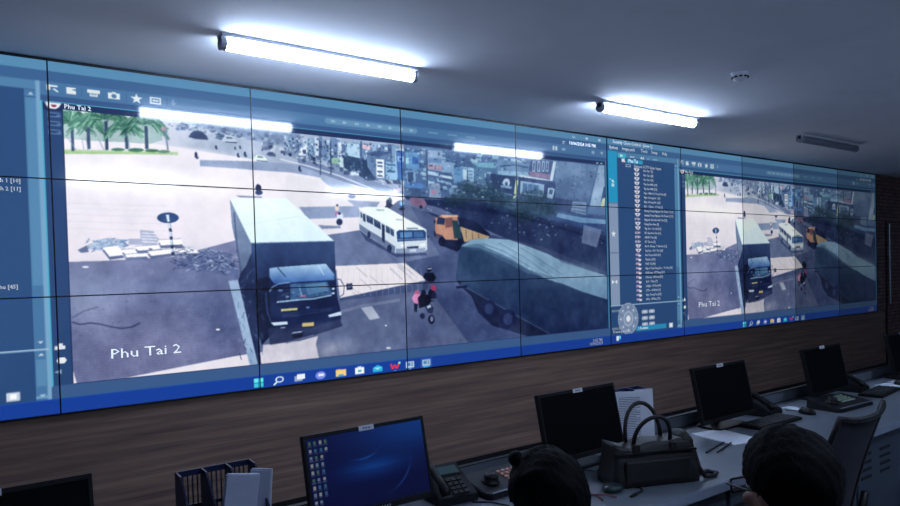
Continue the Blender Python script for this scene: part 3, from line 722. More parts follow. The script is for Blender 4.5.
    rect(1.5, .205, 1.56, .265, I); rect(1.508, .215, 1.552, .255, (96, 146, 188)); fill([(1.51, .235), (1.525, .222), (1.525, .248)], I); fill([(1.55, .235), (1.535, .222), (1.535, .248)], I); rect(1.52, .23, 1.54, .24, I)
    rect(1.59, .2, 1.593, .275, (60, 100, 150)); fill([(1.62, .205), (1.632, .205), (1.632, .235), (1.645, .235), (1.626, .262), (1.607, .235), (1.62, .235)], (130, 170, 204))
    rect, fill = _rect, _fill
    # playback bar in the middle
    rect(2.47, .2, 3.12, .262, (112, 160, 198)); rect(2.46, .21, 3.13, .252, (112, 160, 198))
    for k in range(8):
        u = 2.5 + k * .082
        if k % 2: fill([(u, .215), (u + .03, .231), (u, .247)], (164, 200, 224))
        else: rect(u, .218, u + .028, .244, (150, 190, 218))
    for k in range(3): rect(3.22 + k * .16, .22, 3.3 + k * .16, .236, (120, 164, 200))
    # window buttons and small tools at the right
    for u, v in ((4.6, .05), (4.75, .05), (4.9, .05)):
        rect(u, v - .012, u + .03, v + .016, (206, 222, 236)); 
    rect(4.605, .04, 4.625, .052, (96, 150, 192)); rect(4.49, .13, 4.52, .17, (190, 210, 230)); rect(4.5, .138, 4.52, .162, (70, 116, 168))
    rect(4.38, .21, 4.4, .265, (196, 214, 232)); rect(4.41, .21, 4.43, .265, (196, 214, 232)); rect(4.48, .225, 4.52, .255, (150, 184, 214)); rect(4.82, .215, 4.85, .26, (150, 184, 214)); fill([(4.92, .215), (4.96, .215), (4.94, .262)], (160, 192, 218))
    for u in (4.87, 4.92): rect(u, .372, u + .025, .392, (190, 210, 230))
    # bottom strip and task bar
    rect(.97, 2.757, 5, 2.866, (70, 108, 160)); rect(0, 2.866, 5, 3, (24, 62, 152)); rect(0, 2.866, 5, 2.874, (34, 84, 160))
    W2 = lambda u, v, w_, h_, c: rect(u - w_ / 2, v - h_ / 2, u + w_ / 2, v + h_ / 2, c)
    tv = 2.938
    for dx in (-.0145, .0145):
        for dy in (-.024, .024): W2(1.992 + dx, tv + dy, .026, .043, (96, 236, 232) if dy < 0 else (60, 204, 216))
    ring = [(2.118 + .026 * math.cos(t / 20 * 6.283), tv - .008 + .032 * math.sin(t / 20 * 6.283)) for t in range(20)]; fill(ring, (226, 242, 248)); fill([(2.118 + .018 * math.cos(t / 20 * 6.283), tv - .008 + .021 * math.sin(t / 20 * 6.283)) for t in range(20)], (30, 70, 158)); stroke([(2.1, tv + .016), (2.082, tv + .044)], .012, (226, 242, 248), 1, True)
    W2(2.235, tv + .006, .05, .055, (150, 166, 200)); W2(2.252, tv - .012, .05, .055, (232, 240, 248))
    fill([(2.378 + .034 * math.cos(t / 20 * 6.283), tv + .042 * math.sin(t / 20 * 6.283)) for t in range(20)], (120, 138, 226)); W2(2.382, tv - .004, .036, .026, (232, 236, 252))
    W2(2.515, tv, .07, .07, (242, 208, 132)); W2(2.5, tv - .036, .03, .014, (226, 180, 96)); W2(2.515, tv + .026, .036, .024, (74, 160, 206))
    W2(2.645, tv, .062, .07, (236, 244, 248)); W2(2.645, tv - .04, .03, .014, (206, 226, 236)); W2(2.645, tv + .004, .022, .024, (70, 170, 190))
    fill([(2.74, tv - .012), (2.775, tv - .04), (2.81, tv - .012), (2.81, tv + .034), (2.74, tv + .034)], (44, 176, 222)); fill([(2.745, tv - .012), (2.805, tv - .012), (2.775, tv + .016)], (150, 224, 244))
    stroke([(2.873, tv - .034), (2.887, tv + .026), (2.903, tv - .02), (2.918, tv + .026), (2.935, tv - .03)], .014, (226, 52, 84), 1, True); W2(2.938, tv - .036, .016, .022, (150, 240, 180))
    for u in (3.02, 3.15):
        W2(u, tv, .062, .07, (206, 226, 240)); W2(u - .01, tv - .004, .026, .04, (70, 120, 176)); W2(u + .017, tv - .014, .014, .018, (60, 110, 170)); W2(u + .017, tv + .012, .014, .018, (60, 110, 170))
    rect(3.105, 2.885, 3.195, 2.99, (120, 170, 220), .25)
    W2(2.905, 2.985, .014, .008, (206, 226, 240)); W2(3.02, 2.985, .02, .008, (150, 200, 230)); W2(3.15, 2.985, .05, .01, (90, 190, 236))
    # the left-hand programme symbol
    W2(.085, 2.92, .032, .07, (236, 244, 248)); W2(.112, 2.91, .026, .05, (110, 206, 236)); W2(.11, 2.945, .026, .03, (40, 110, 200))
    keep = WALLPIX[r0[0]:r0[1], c0[0]:c0[1]].copy()
    lum = WALLPIX.mean(-1, keepdims=True)
    top_ = WALLPIX[:int(2.866 * RV)]
    top_[:] = 255 * ((lum[:len(top_)] + (top_ - lum[:len(top_)]) * .86) / 255).clip(0, 1) ** 1.22
    WALLPIX[r0[0]:r0[1], c0[0]:c0[1]] = keep


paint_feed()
_n = noise2(WALLPIX.shape[0], WALLPIX.shape[1], 2.2, 4) - .5 + (noise2(WALLPIX.shape[0], WALLPIX.shape[1], 7, 5) - .5)
_n = _n * 8 + (noise2(WALLPIX.shape[0], WALLPIX.shape[1], 34, 8) - .5) * 26 + (noise2(WALLPIX.shape[0], WALLPIX.shape[1], 12, 9) - .5) * 14
WALLPIX += (_n * (1 - .6 * (WALLPIX.mean(-1) > 205)))[:, :, None]
paint_desktop()
WALLPIX = WALLPIX.clip(0, 255)

# ================================================================== materials of the place
M = {}
M['ceiling'] = mat('painted_ceiling', (214, 218, 226), .8, var=.03, scale=3, bump=.03)
M['plaster'] = mat('painted_wall', (206, 210, 218), .85, var=.04, scale=4, bump=.05)
M['floor'] = mat('pale_floor', (160, 162, 168), .35, var=.1, scale=6)  # pale grey, so the floor bounces light up to the ceiling
M['bezel'] = mat('panel_bezel', (10, 13, 24), .4, var=.1)
M['housing'] = mat('panel_housing', (26, 28, 34), .6)
M['black_plastic'] = mat('black_plastic', (8, 9, 13), .45, var=.15, bump=.02, scale=200, spec=.3)
M['dark_plastic'] = mat('dark_grey_plastic', (15, 16, 23), .5, var=.12, bump=.03, scale=220, spec=.3)
M['key'] = mat('key_cap', (20, 22, 29), .5, var=.1)
M['monitor_glass'] = mat('dark_monitor_panel', (3, 4, 8), .5, var=.05, spec=.08)
M['white_metal'] = mat('white_enamel', (196, 202, 214), .4, var=.03)
M['paper'] = mat('white_paper', (214, 218, 228), .8, var=.04, scale=12)
M['paper_grey'] = mat('greyish_paper', (176, 184, 204), .8, var=.05, scale=12)
M['blue_file'] = mat('blue_plastic', (14, 26, 70), .4, var=.12)
M['ink'] = mat('printed_ink', (96, 104, 126), .8, var=.05)
M['desk'] = mat('light_grey_laminate', (100, 108, 118), .38, var=.03, scale=8)
M['desk_edge'] = mat('grey_edge_band', (128, 138, 156), .45, var=.04)
M['cabinet'] = mat('blue_grey_steel', (46, 59, 74), .5, var=.05, scale=5)
M['slot'] = mat('dark_slot', (10, 12, 18), .8)
M['alu'] = mat('brushed_aluminium', (150, 156, 166), .35, metal=.8, stretch=(2, 60, 60))
M['hair'] = mat('black_hair', (5, 5, 8), .7, var=.5, scale=60, stretch=(3, 3, .6), bump=.3, spec=.1)
M['skin'] = mat('skin', (150, 108, 92), .55, var=.08, scale=20)
M['shirt_dark'] = mat('dark_shirt', (30, 34, 52), .9, var=.15, scale=90, bump=.1)
M['shirt_grey'] = mat('grey_shirt', (52, 56, 70), .9, var=.15, scale=90, bump=.1)
M['trousers'] = mat('dark_trousers', (26, 28, 38), .9, var=.15, scale=90)
M['mesh_fabric'] = mat('black_chair_mesh', (22, 25, 38), .8, var=.3, scale=260, bump=.15)
M['bag'] = mat('black_bag_leather', (19, 18, 21), .55, var=.25, scale=45, bump=.15)
M['cord_red'] = mat('red_cord', (120, 40, 44), .5)
M['teal_plastic'] = mat('dark_teal_plastic', (24, 44, 48), .35)
M['key_light'] = mat('backlit_keys', (150, 120, 116), .5, emit=(196, 150, 146), strength=.12)
M['key_green'] = mat('pale_green_keys', (150, 170, 150), .5, var=.1)
M['lcd'] = mat('phone_lcd', (60, 84, 84), .3, var=.05)


def wood_material():
    mt = bpy.data.materials.new('walnut_panelling'); mt.use_nodes = True
    nt = mt.node_tree; b = nt.nodes['Principled BSDF']
    tc = nt.nodes.new('ShaderNodeTexCoord'); mp = nt.nodes.new('ShaderNodeMapping'); mp.inputs['Scale'].default_value = (.35, 1, 11)
    nt.links.new(tc.outputs['Object'], mp.inputs[0])
    n1 = nt.nodes.new('ShaderNodeTexNoise'); n1.inputs['Scale'].default_value = 2.6; n1.inputs['Detail'].default_value = 7; n1.inputs['Distortion'].default_value = .35
    mp2 = nt.nodes.new('ShaderNodeMapping'); mp2.inputs['Scale'].default_value = (1.2, 1, 60)
    nt.links.new(tc.outputs['Object'], mp2.inputs[0])
    n2 = nt.nodes.new('ShaderNodeTexNoise'); n2.inputs['Scale'].default_value = 3; n2.inputs['Detail'].default_value = 5
    nt.links.new(mp.outputs[0], n1.inputs['Vector']); nt.links.new(mp2.outputs[0], n2.inputs['Vector'])
    mx = nt.nodes.new('ShaderNodeMath'); mx.operation = 'MULTIPLY_ADD'; mx.inputs[1].default_value = .35
    nt.links.new(n2.outputs['Fac'], mx.inputs[0]); nt.links.new(n1.outputs['Fac'], mx.inputs[2])
    rp = nt.nodes.new('ShaderNodeValToRGB'); e = rp.color_ramp.elements
    e[0].position = .48; e[0].color = lin((98, 78, 68)); e[1].position = .9; e[1].color = lin((150, 122, 104))
    k = rp.color_ramp.elements.new(.66); k.color = lin((122, 98, 84))
    nt.links.new(mx.outputs[0], rp.inputs[0]); nt.links.new(rp.outputs[0], b.inputs['Base Color'])
    b.inputs['Roughness'].default_value = .5
    return mt


def brick_material():
    mt = bpy.data.materials.new('dark_brick_cladding'); mt.use_nodes = True
    nt = mt.node_tree; b = nt.nodes['Principled BSDF']
    tc = nt.nodes.new('ShaderNodeTexCoord'); mp = nt.nodes.new('ShaderNodeMapping'); mp.inputs['Rotation'].default_value = (math.pi / 2, 0, 0)
    nt.links.new(tc.outputs['Object'], mp.inputs[0])
    br = nt.nodes.new('ShaderNodeTexBrick'); br.inputs['Scale'].default_value = 4.6; br.inputs['Mortar Size'].default_value = .02
    br.inputs['Color1'].default_value = lin((140, 112, 104)); br.inputs['Color2'].default_value = lin((112, 90, 88)); br.inputs['Mortar'].default_value = lin((34, 30, 34))
    nt.links.new(mp.outputs[0], br.inputs['Vector']); nt.links.new(br.outputs['Color'], b.inputs['Base Color'])
    bp = nt.nodes.new('ShaderNodeBump'); bp.inputs['Strength'].default_value = .6; bp.invert = True
    nt.links.new(br.outputs['Fac'], bp.inputs['Height']); nt.links.new(bp.outputs[0], b.inputs['Normal'])
    b.inputs['Roughness'].default_value = .8
    return mt


M['wood'] = wood_material()
M['brick'] = brick_material()


def emissive(name, rgb, s):
    return mat(name, rgb, .6, emit=rgb, strength=s, var=.02)


def tube_material():
    mt = bpy.data.materials.new('lit_diffuser'); mt.use_nodes = True
    b = mt.node_tree.nodes['Principled BSDF']; b.inputs['Base Color'].default_value = (.9, .9, .9, 1)
    b.inputs['Emission Color'].default_value = (*TUBE_COLOUR, 1); b.inputs['Emission Strength'].default_value = TUBE_STRENGTH
    return mt


M['tube_lit'] = tube_material()
M['tube_off'] = mat('unlit_diffuser', (120, 126, 140), .4, var=.03)
M['grey_cap'] = mat('grey_end_cap', (150, 154, 164), .5)


def screen_material(name='video_wall_screen', attr='screen_colour', strength=SCREEN_STRENGTH, rough=.075, spec=.5):
    mt = bpy.data.materials.new(name); mt.use_nodes = True
    nt = mt.node_tree; b = nt.nodes['Principled BSDF']
    a = nt.nodes.new('ShaderNodeAttribute'); a.attribute_name = attr
    b.inputs['Base Color'].default_value = (.006, .006, .008, 1)
    b.inputs['Roughness'].default_value = rough; b.inputs['Specular IOR Level'].default_value = spec
    nt.links.new(a.outputs['Color'], b.inputs['Emission Color']); b.inputs['Emission Strength'].default_value = strength
    return mt


M['screen'] = screen_material()

# ================================================================== the room
XL, XR, YB = -2.6, 14.4, -7.6
WEND = NCOL * PW                       # right end of the video wall


def struct(name, bm, m_, parent=None):
    o = obj(name, bm, m_, parent)
    if parent is None: o['kind'] = 'structure'
    return o


struct('floor', box(XL - .1, XR + .1, YB - .1, .4, -.1, 0), M['floor'])
struct('ceiling', box(XL - .1, XR + .1, YB - .1, .4, CEIL, CEIL + .1), M['ceiling'])
struct('wall_left', box(XL - .1, XL, YB, .3, 0, CEIL), M['plaster'])
struct('wall_right', box(XR, XR + .1, YB, .3, 0, CEIL), M['plaster'])
struct('wall_rear', box(XL, XR, YB - .1, YB, 0, CEIL), M['plaster'])
struct('wall_back', box(XL, XR, .12, .3, 0, CEIL), M['plaster'])
struct('trim_1', box(XL, WEND + .33, .018, .12, 0, Z0 - .006, bev=.003), M['wood'])
struct('trim_2', box(XL, -.006, .018, .12, Z0 - .006, CEIL), M['wood'])
struct('trim_3', box(XL, WEND + .02, .004, .12, Z0 + 3 * PH + .006, CEIL, bev=.001), M['bezel'])
# brick cladding at the end of the screens, with a door in it
DX0, DTOP = WEND + .33, Z0 + .7585 + .6
bm = bmesh.new()
bx(bm, WEND + .008, DX0, .01, .12, Z0 - .006, CEIL)
bx(bm, DX0, XR, .01, .12, DTOP, CEIL)
bx(bm, DX0 + 1.05, XR, .01, .12, 0, DTOP)
struct('wall_brick', bm, M['brick'])
d = struct('door_1', box(DX0 + .012, DX0 + 1.04, .02, .11, .01, DTOP - .01), M['brick'])
bm = bmesh.new(); bx(bm, DX0 - .0, DX0 + .03, -.002, .10, 0, DTOP, bev=.004)
obj('door_frame', bm, M['black_plastic'], d)
bm = bmesh.new(); tube(bm, [(DX0 + .055, -.03, 1.0), (DX0 + .055, -.03, DTOP - .03)], .016, 10)
for z in (1.1, DTOP - .13): tube(bm, [(DX0 + .055, -.03, z), (DX0 + .055, .03, z)], .01, 8)
obj('door_handle', bm, M['alu'], d)
struct('baseboard_back', box(XL, WEND + .33, .006, .018, 0, .1, bev=.003), M['black_plastic'])

# ================================================================== video wall
wall = empty('video_wall', (0, 0, Z0), label='wide video wall of thirty joined panels showing a traffic camera above wood panelling', cat='video wall')
RES = {0: (200, 112), 1: (300, 168), 2: (260, 146), 3: (200, 112), 4: (180, 100)}
GAIN = [1, 1, 1, .97, .93, .92, .92, .8, .64, .52]  # far columns dimmed in their colours, as panels seen at a slant look


def sample(u, v):
    """bilinear read of the desktop raster (u within 0..5)"""
    x = (u * RU - .5).clip(0, WALLPIX.shape[1] - 1.001); y = (v * RV - .5).clip(0, WALLPIX.shape[0] - 1.001)
    x0 = x.astype(int); y0 = y.astype(int); fx = (x - x0)[..., None]; fy = (y - y0)[..., None]
    return (WALLPIX[y0, x0] * (1 - fx) + WALLPIX[y0, x0 + 1] * fx) * (1 - fy) + (WALLPIX[y0 + 1, x0] * (1 - fx) + WALLPIX[y0 + 1, x0 + 1] * fx) * fy


def to_linear(c):
    c = c / 255.0
    return np.where(c <= .04045, c / 12.92, ((c + .055) / 1.055) ** 2.4)


def grid_mesh(name, x0, x1, z0, z1, y, nx, nz, cols, attr):
    xs = np.linspace(x0, x1, nx + 1); zs = np.linspace(z1, z0, nz + 1)
    X, Zz = np.meshgrid(xs, zs)
    co = np.stack([X, np.full_like(X, y), Zz], -1).reshape(-1, 3).astype(np.float32)
    i = np.arange((nx + 1) * (nz + 1)).reshape(nz + 1, nx + 1)
    f = np.stack([i[1:, :-1], i[1:, 1:], i[:-1, 1:], i[:-1, :-1]], -1).reshape(-1).astype(np.int32)
    me = bpy.data.meshes.new(name)
    me.vertices.add(len(co)); me.vertices.foreach_set('co', co.ravel())
    me.loops.add(len(f)); me.loops.foreach_set('vertex_index', f)
    me.polygons.add(nx * nz); me.polygons.foreach_set('loop_start', np.arange(0, len(f), 4, dtype=np.int32))
    me.update(calc_edges=True)
    at = me.color_attributes.new(attr, 'FLOAT_COLOR', 'POINT')
    rgba = np.ones((len(co), 4), np.float32); rgba[:, :3] = cols.reshape(-1, 3)
    at.data.foreach_set('color', rgba.ravel())
    return me


BZ = .0032
PANELS = {}
bm = box(-PW / 2 + .002, PW / 2 - .002, .004, .085, .002, PH - .002)
bx(bm, -.25, .25, .085, .11, PH * .3, PH * .7)
housing_me = None
bezel_me = None
for r in range(NROW):
    for c in range(NCOL):
        cx, zb = (c + .5) * PW, (NROW - 1 - r) * PH
        if housing_me is None:
            p = obj('display_panel', bm, M['housing'], wall); housing_me = p.data
        else:
            p = link(bpy.data.objects.new('display_panel', housing_me), wall)
        p.location = (cx, 0, zb)
        PANELS[(c, r)] = p
        nx, nz = RES[c % 5] if c < 5 else (130, 73)
        if c == 5: nx, nz = 170, 96
        us = (np.linspace(BZ, PW - BZ, nx + 1) / PW + c) % 5 if c % 5 != 4 else np.linspace(BZ, PW - BZ, nx + 1) / PW + 4
        vs = np.linspace(BZ, PH - BZ, nz + 1) / PH + r
        uu, vv = np.meshgrid(us, vs)
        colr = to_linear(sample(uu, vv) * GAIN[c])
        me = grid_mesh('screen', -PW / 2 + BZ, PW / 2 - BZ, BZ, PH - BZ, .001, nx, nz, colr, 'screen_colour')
        me.materials.append(M['screen'])
        s = link(bpy.data.objects.new('screen', me), p)
        if bezel_me is None:
            b2 = bmesh.new(); h = PW / 2 - .0008
            bx(b2, -h, h, -.0015, .004, .0008, BZ + .0005); bx(b2, -h, h, -.0015, .004, PH - BZ - .0005, PH - .0008)
            bx(b2, -h, -h + BZ, -.0015, .004, BZ + .0005, PH - BZ - .0005); bx(b2, h - BZ, h, -.0015, .004, BZ + .0005, PH - BZ - .0005)
            bezel_me = obj('bezel', b2, M['bezel'], p).data
        else:
            link(bpy.data.objects.new('bezel', bezel_me), p)
fb = bmesh.new()
bx(fb, -.012, WEND + .012, -.004, .09, -.007, .0); bx(fb, -.012, WEND + .012, -.004, .09, 3 * PH, 3 * PH + .006)
bx(fb, -.012, 0, -.004, .09, 0, 3 * PH); bx(fb, WEND, WEND + .012, -.004, .09, 0, 3 * PH)
obj('frame', fb, M['bezel'], wall)

# lettering on the screens: (text, u, v of the baseline, size in metres, brightness) in desktop units
names = ['Phu Tai 1 [1]', 'Phu Tai 2 [8]', 'Phu Tai 3 [9]', 'Tay Son PM1 [10]', 'Tay Son PM2 [12]', 'Ngo 6 Mat Da Trung Tran [8]', 'Ngo 6 Dong Ho 1 [6]', 'Ngo 6 Dong Ho 2 [9]', 'N.1 - S.Dien - 11 Vay [1]',
         'Quang Trung Nguyen Tat Thanh 1 [10]', 'Quang Trung Nguyen Tat Thanh 2 [11]', 'Nguyen Hue Bao Hai Tao [12]', 'Hung Dao Hien [8]', 'Tay Son - Go Gai [15]', 'BT Cau Hoa Tan [16]', 'ABHD Tran [4]', 'BT Tan Lo [5]', 'An D. Phong - T. Bat Ho [12]', 'Tay Son - H.V. Thu [20]',
         'Dai Thuan BCH [21]', 'Thanh Li [41]', 'THD T2 [44]', 'Nga 6 Tran Hung Dao - Tr. Phu [45]', 'LHPhong - NTThang [51]', 'LHuong - AHuong [52]', 'Q.H - V.Sao [7]', 'L.Nghi - N.Thai [46]', 'LTTo - NTDinh [1]', 'Ngo Trong Tao [32]', 'NHu - NThao [31]', 'T.Phu - H.Thao [10]']
LET = []
for k, t in enumerate(names):
    v = .425 + k * .0672
    if v > 2.42: break
    LET.append((t, .465, v + .016, .031, .7))
LET += [('Camera CCTV Quan huyen', .34, .388, .04, .7), ('Phu Tai', .27, .322, .05, .9),
        ('Security Client Control - [view 1]', .075, .065, .046, .8), ('System', .03, .15, .046, .75), ('Image park', .19, .15, .046, .75), ('Tools', .44, .15, .046, .75), ('Setup', .58, .15, .046, .75), ('Help', .73, .15, .046, .75),
        ('PRESET', .03, 2.525, .03, .3), ('ZOOM', .03, 2.785, .03, .3), ('Preset position', .03, 2.84, .042, .7), ('1 Position', .35, 2.825, .04, .9),
        ('Phu Tai 2', 1.065, .392, .038, .85), ('10/06/2024 3:05 PM', 4.56, .165, .046, .85), ('3:05 PM', 4.78, 2.93, .042, .6), ('10/06/2024', 4.74, 2.975, .042, .6)]
LET += [('Phu Tai 2', *U(110, 358.8), .084, .95)]
MT = {}
BMS = {}
for desk_no in range(2):
    for t, u, v, size, br in LET:
        cu = bpy.data.curves.new('lettering', 'FONT')
        cu.body = t; cu.size = size; cu.resolution_u = 1; cu.offset = .0008 if size < .08 else .0; cu.space_character = 1.0
        o = bpy.data.objects.new('lettering', cu); COL.objects.link(o)
        o.scale = (1.32 if size > .08 else 1.0, 1, 1)
        o['uv'] = (u + 5 * desk_no, v); o['br'] = br
        BMS.setdefault('o', []).append(o)
bpy.context.view_layer.update()
dg = bpy.context.evaluated_depsgraph_get()
GEO = {}
for o in BMS['o']:
    me = bpy.data.meshes.new_from_object(o.evaluated_get(dg))
    u, v = o['uv']; br = o['br']; sx_ = o.scale[0]
    co = np.zeros(len(me.vertices) * 3, np.float32); me.vertices.foreach_get('co', co); co = co.reshape(-1, 3)
    for pl in me.polygons:
        pts = [(co[i][0] * sx_ + u * PW, co[i][1] + (3 * PH - v * PH)) for i in pl.vertices]
        mx_ = sum(p[0] for p in pts) / len(pts); mz_ = sum(p[1] for p in pts) / len(pts)
        c, r = min(NCOL - 1, max(0, int(mx_ // PW))), min(2, max(0, int((3 * PH - mz_) // PH)))
        g = GEO.setdefault((c, r, br), [[], []]); n0 = len(g[0])
        g[0].extend((p[0] - (c + .5) * PW, -.0004, p[1] - (NROW - 1 - r) * PH) for p in pts); g[1].append(tuple(range(n0, n0 + len(pts))))
    cu = o.data
    bpy.data.objects.remove(o); bpy.data.curves.remove(cu); bpy.data.meshes.remove(me)
for (c, r, br), (vs, fs) in GEO.items():
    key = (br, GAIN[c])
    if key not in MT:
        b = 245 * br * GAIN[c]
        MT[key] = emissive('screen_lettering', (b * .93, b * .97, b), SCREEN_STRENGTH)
    me = bpy.data.meshes.new('lettering'); me.from_pydata(vs, [], fs); me.materials.append(MT[key])
    link(bpy.data.objects.new('lettering', me), PANELS[(c, r)])

# ================================================================== ceiling lights and smoke detector
ZC = CEIL


def batten(x0, x1, y, lit, label, group=None):
    root = empty('ceiling_light', ((x0 + x1) / 2, y, ZC), label=label, cat='light', group=group)
    L = (x1 - x0) / 2
    bm = bmesh.new(); bx(bm, -L, L, -.042, .042, -.022, 0, bev=.004)  # rail made wide to shield the ceiling from the tube
    obj('mounting_rail', bm, M['white_metal'], root)
    def ring(r_): return [(r_ * math.cos(a), -.050 - r_ * math.sin(a)) for a in [2 * math.pi * k / 20 for k in range(20)]]
    obj('diffuser', prism(bmesh.new(), ring(.034), 'x', -L + .03, L - .03), M['tube_lit'] if lit else M['tube_off'], root)
    for s in (-1, 1):
        bm = prism(bmesh.new(), ring(.037), 'x', s * L - s * .03, s * L); bx(bm, *sorted((s * L - s * .03, s * L)), -.02, .02, -.05, -.02)
        obj('end_cap', bm, M['grey_cap'], root)
    return root


batten(1.90, 3.16, -.92, True, 'lit batten light on the ceiling above the palm trees and truck picture')
batten(4.86, 6.12, -.96, True, 'lit batten light above the camera list on the video wall')
batten(7.76, 9.02, -1.06, False, 'unlit batten light on the ceiling near the brick wall')
batten(2.05, 3.31, -4.72, True, 'lit batten light behind the seated people, mirrored in the bright plaza')
batten(5.42, 6.70, -4.72, True, 'lit batten light behind the desks, mirrored near the bus on the screens')
det = empty('smoke_detector', (on_level(740, 73, ZC).x, on_level(740, 73, ZC).y, ZC), label='white round smoke detector on the ceiling', cat='smoke detector')
obj('mounting_plate', lathe(bmesh.new(), [(0, 0), (.058, 0), (.058, -.012), (.0, -.012)]), M['white_metal'], det, smooth=False)
obj('dome', lathe(bmesh.new(), [(.05, -.012), (.053, -.02), (.05, -.032), (.04, -.046), (.022, -.055), (0, -.057)]), M['white_metal'], det, smooth=True)
bm = bmesh.new()
for k in range(10):
    Mx = Matrix.Rotation(2 * math.pi * k / 10, 4, 'Z')
    bx(bm, .041, .056, -.010, .010, -.036, -.026, M=Mx)
obj('vent_slots', bm, M['slot'], det)

# ================================================================== control desk
DZ = .75
YF, YU = -2.97, -2.235               # front edge, foot of the upstand at the back
PITCH = 1.24
DX_A = -.35
DX_B = DX_A + 6 * PITCH
top = empty('worktop', ((DX_A + DX_B) / 2, (YF + YU) / 2, DZ), label='long light grey worktop running parallel to the video wall', cat='worktop')
hx = (DX_B - DX_A) / 2; hy = (YU - YF) / 2
obj('board', box(-hx, hx, -hy, hy + .025, -.04, 0, bev=.003), M['desk'], top)
obj('edge_band', box(-hx, hx, -hy - .004, -hy, -.04, -.001, bev=.001), M['desk_edge'], top)
up = empty('desk_upstand', ((DX_A + DX_B) / 2, (YF + YU) / 2, DZ), label='low grey upstand panel along the rear edge of the worktop', cat='panel')
obj('panel', box(-hx, hx, hy, hy + .025, 0, .068, bev=.003), M['desk'], up)
obj('cover_strip', box(-hx, hx, hy - .002, hy + .027, .068, .0725, bev=.001), M['black_plastic'], up)
obj('joint_strip', box(-hx, hx, hy - .005, hy, 0, .004, bev=.001), M['dark_plastic'], up)
# one steel cabinet below each place
cab0 = None
where = ['under the dark monitor beside the file rack', 'under the lit blue monitor', 'under the black bag', 'under the white paper sheets', 'under the pale green control keys', 'under the far end of the worktop']
for k in range(6):
    x = DX_A + k * PITCH
    lab = 'blue-grey steel desk cabinet with louvred doors ' + where[k]
    if cab0 is None:
        cab0 = empty('desk_cabinet', (x, 0, 0), label=lab, cat='cabinet', group='steel cabinets under the worktop')
        obj('body', box(.01, PITCH - .01, -2.90, -2.26, .06, DZ - .041), M['cabinet'], cab0)
        obj('plinth', box(.03, PITCH - .03, -2.86, -2.3, 0, .06), M['black_plastic'], cab0)
        for s in (0, 1):
            x0 = .014 + s * (PITCH / 2 - .006); dw = PITCH / 2 - .022
            dr = obj('door', box(x0, x0 + dw, -2.925, -2.90, .07, DZ - .05, bev=.003), M['cabinet'], cab0)
            for cx_ in (.03, .27):
                for rr_ in range(4):
                    z = DZ - .14 - rr_ * .042
                    obj('louvre_slot', box(x0 + cx_, x0 + cx_ + .13, -2.9275, -2.9245, z - .017, z, bev=.001), M['slot'], dr)
            obj('handle', box(x0 + (dw - .06 if s == 0 else .03), x0 + (dw - .03 if s == 0 else .06), -2.945, -2.925, .2, .32, bev=.004), M['black_plastic'], dr)
    else:
        dup(cab0, loc=(x, 0, 0), label=lab)

# ================================================================== monitors
def wallpaper(nx, nz):
    X, Y = np.meshgrid(np.linspace(0, 1, nx + 1), np.linspace(0, 1, nz + 1))
    base = np.zeros((nz + 1, nx + 1, 3)) + np.array((6, 14, 74))
    g = np.exp(-((X - .95) / .6) ** 2 - ((Y - 0.05) / .35) ** 2)[..., None]; base += g * np.array((14, 56, 84))
    g = np.exp(-((X - .52) / .26) ** 2 - ((Y - .52) / .12) ** 2)[..., None]; base += g * np.array((4, 40, 60)) * (1 + .4 * (Y < .52)[..., None])
    for ccx, ccy, rad, a0, a1 in ((.42, -.1, .48, 60, 100), (.55, .35, .55, 20, 70)):
        d_ = np.hypot((X - ccx) * 1.7, Y - ccy) - rad * 1.0; ang = np.degrees(np.arctan2(Y - ccy, (X - ccx) * 1.7))
        base += (np.exp(-(d_ / .012) ** 2) * np.exp(-((ang - (a0 + a1) / 2) / ((a1 - a0) / 2)) ** 2))[..., None] * np.array((26, 54, 76))
    rg = np.random.default_rng(2)
    for c in range(4):
        for r in range(10):
            if c == 3 and r > 1 or c == 2 and r > 7: continue
            x, y = .015 + c * .042, .05 + r * .092
            m_ = (abs(X - x - .012) < .0105) & (abs(Y - y - .012) < .02)
            base[m_] = np.array([(150, 180, 214), (206, 212, 222), (80, 140, 200), (96, 150, 130)][rg.integers(4)]) * .8
            m_ = (abs(X - x - .012) < .014) & (abs(Y - y - .047) < .006); base[m_] = (80, 96, 140)
    base[Y > .965] = (8, 16, 56)
    return base


MW, MH = .52, .315


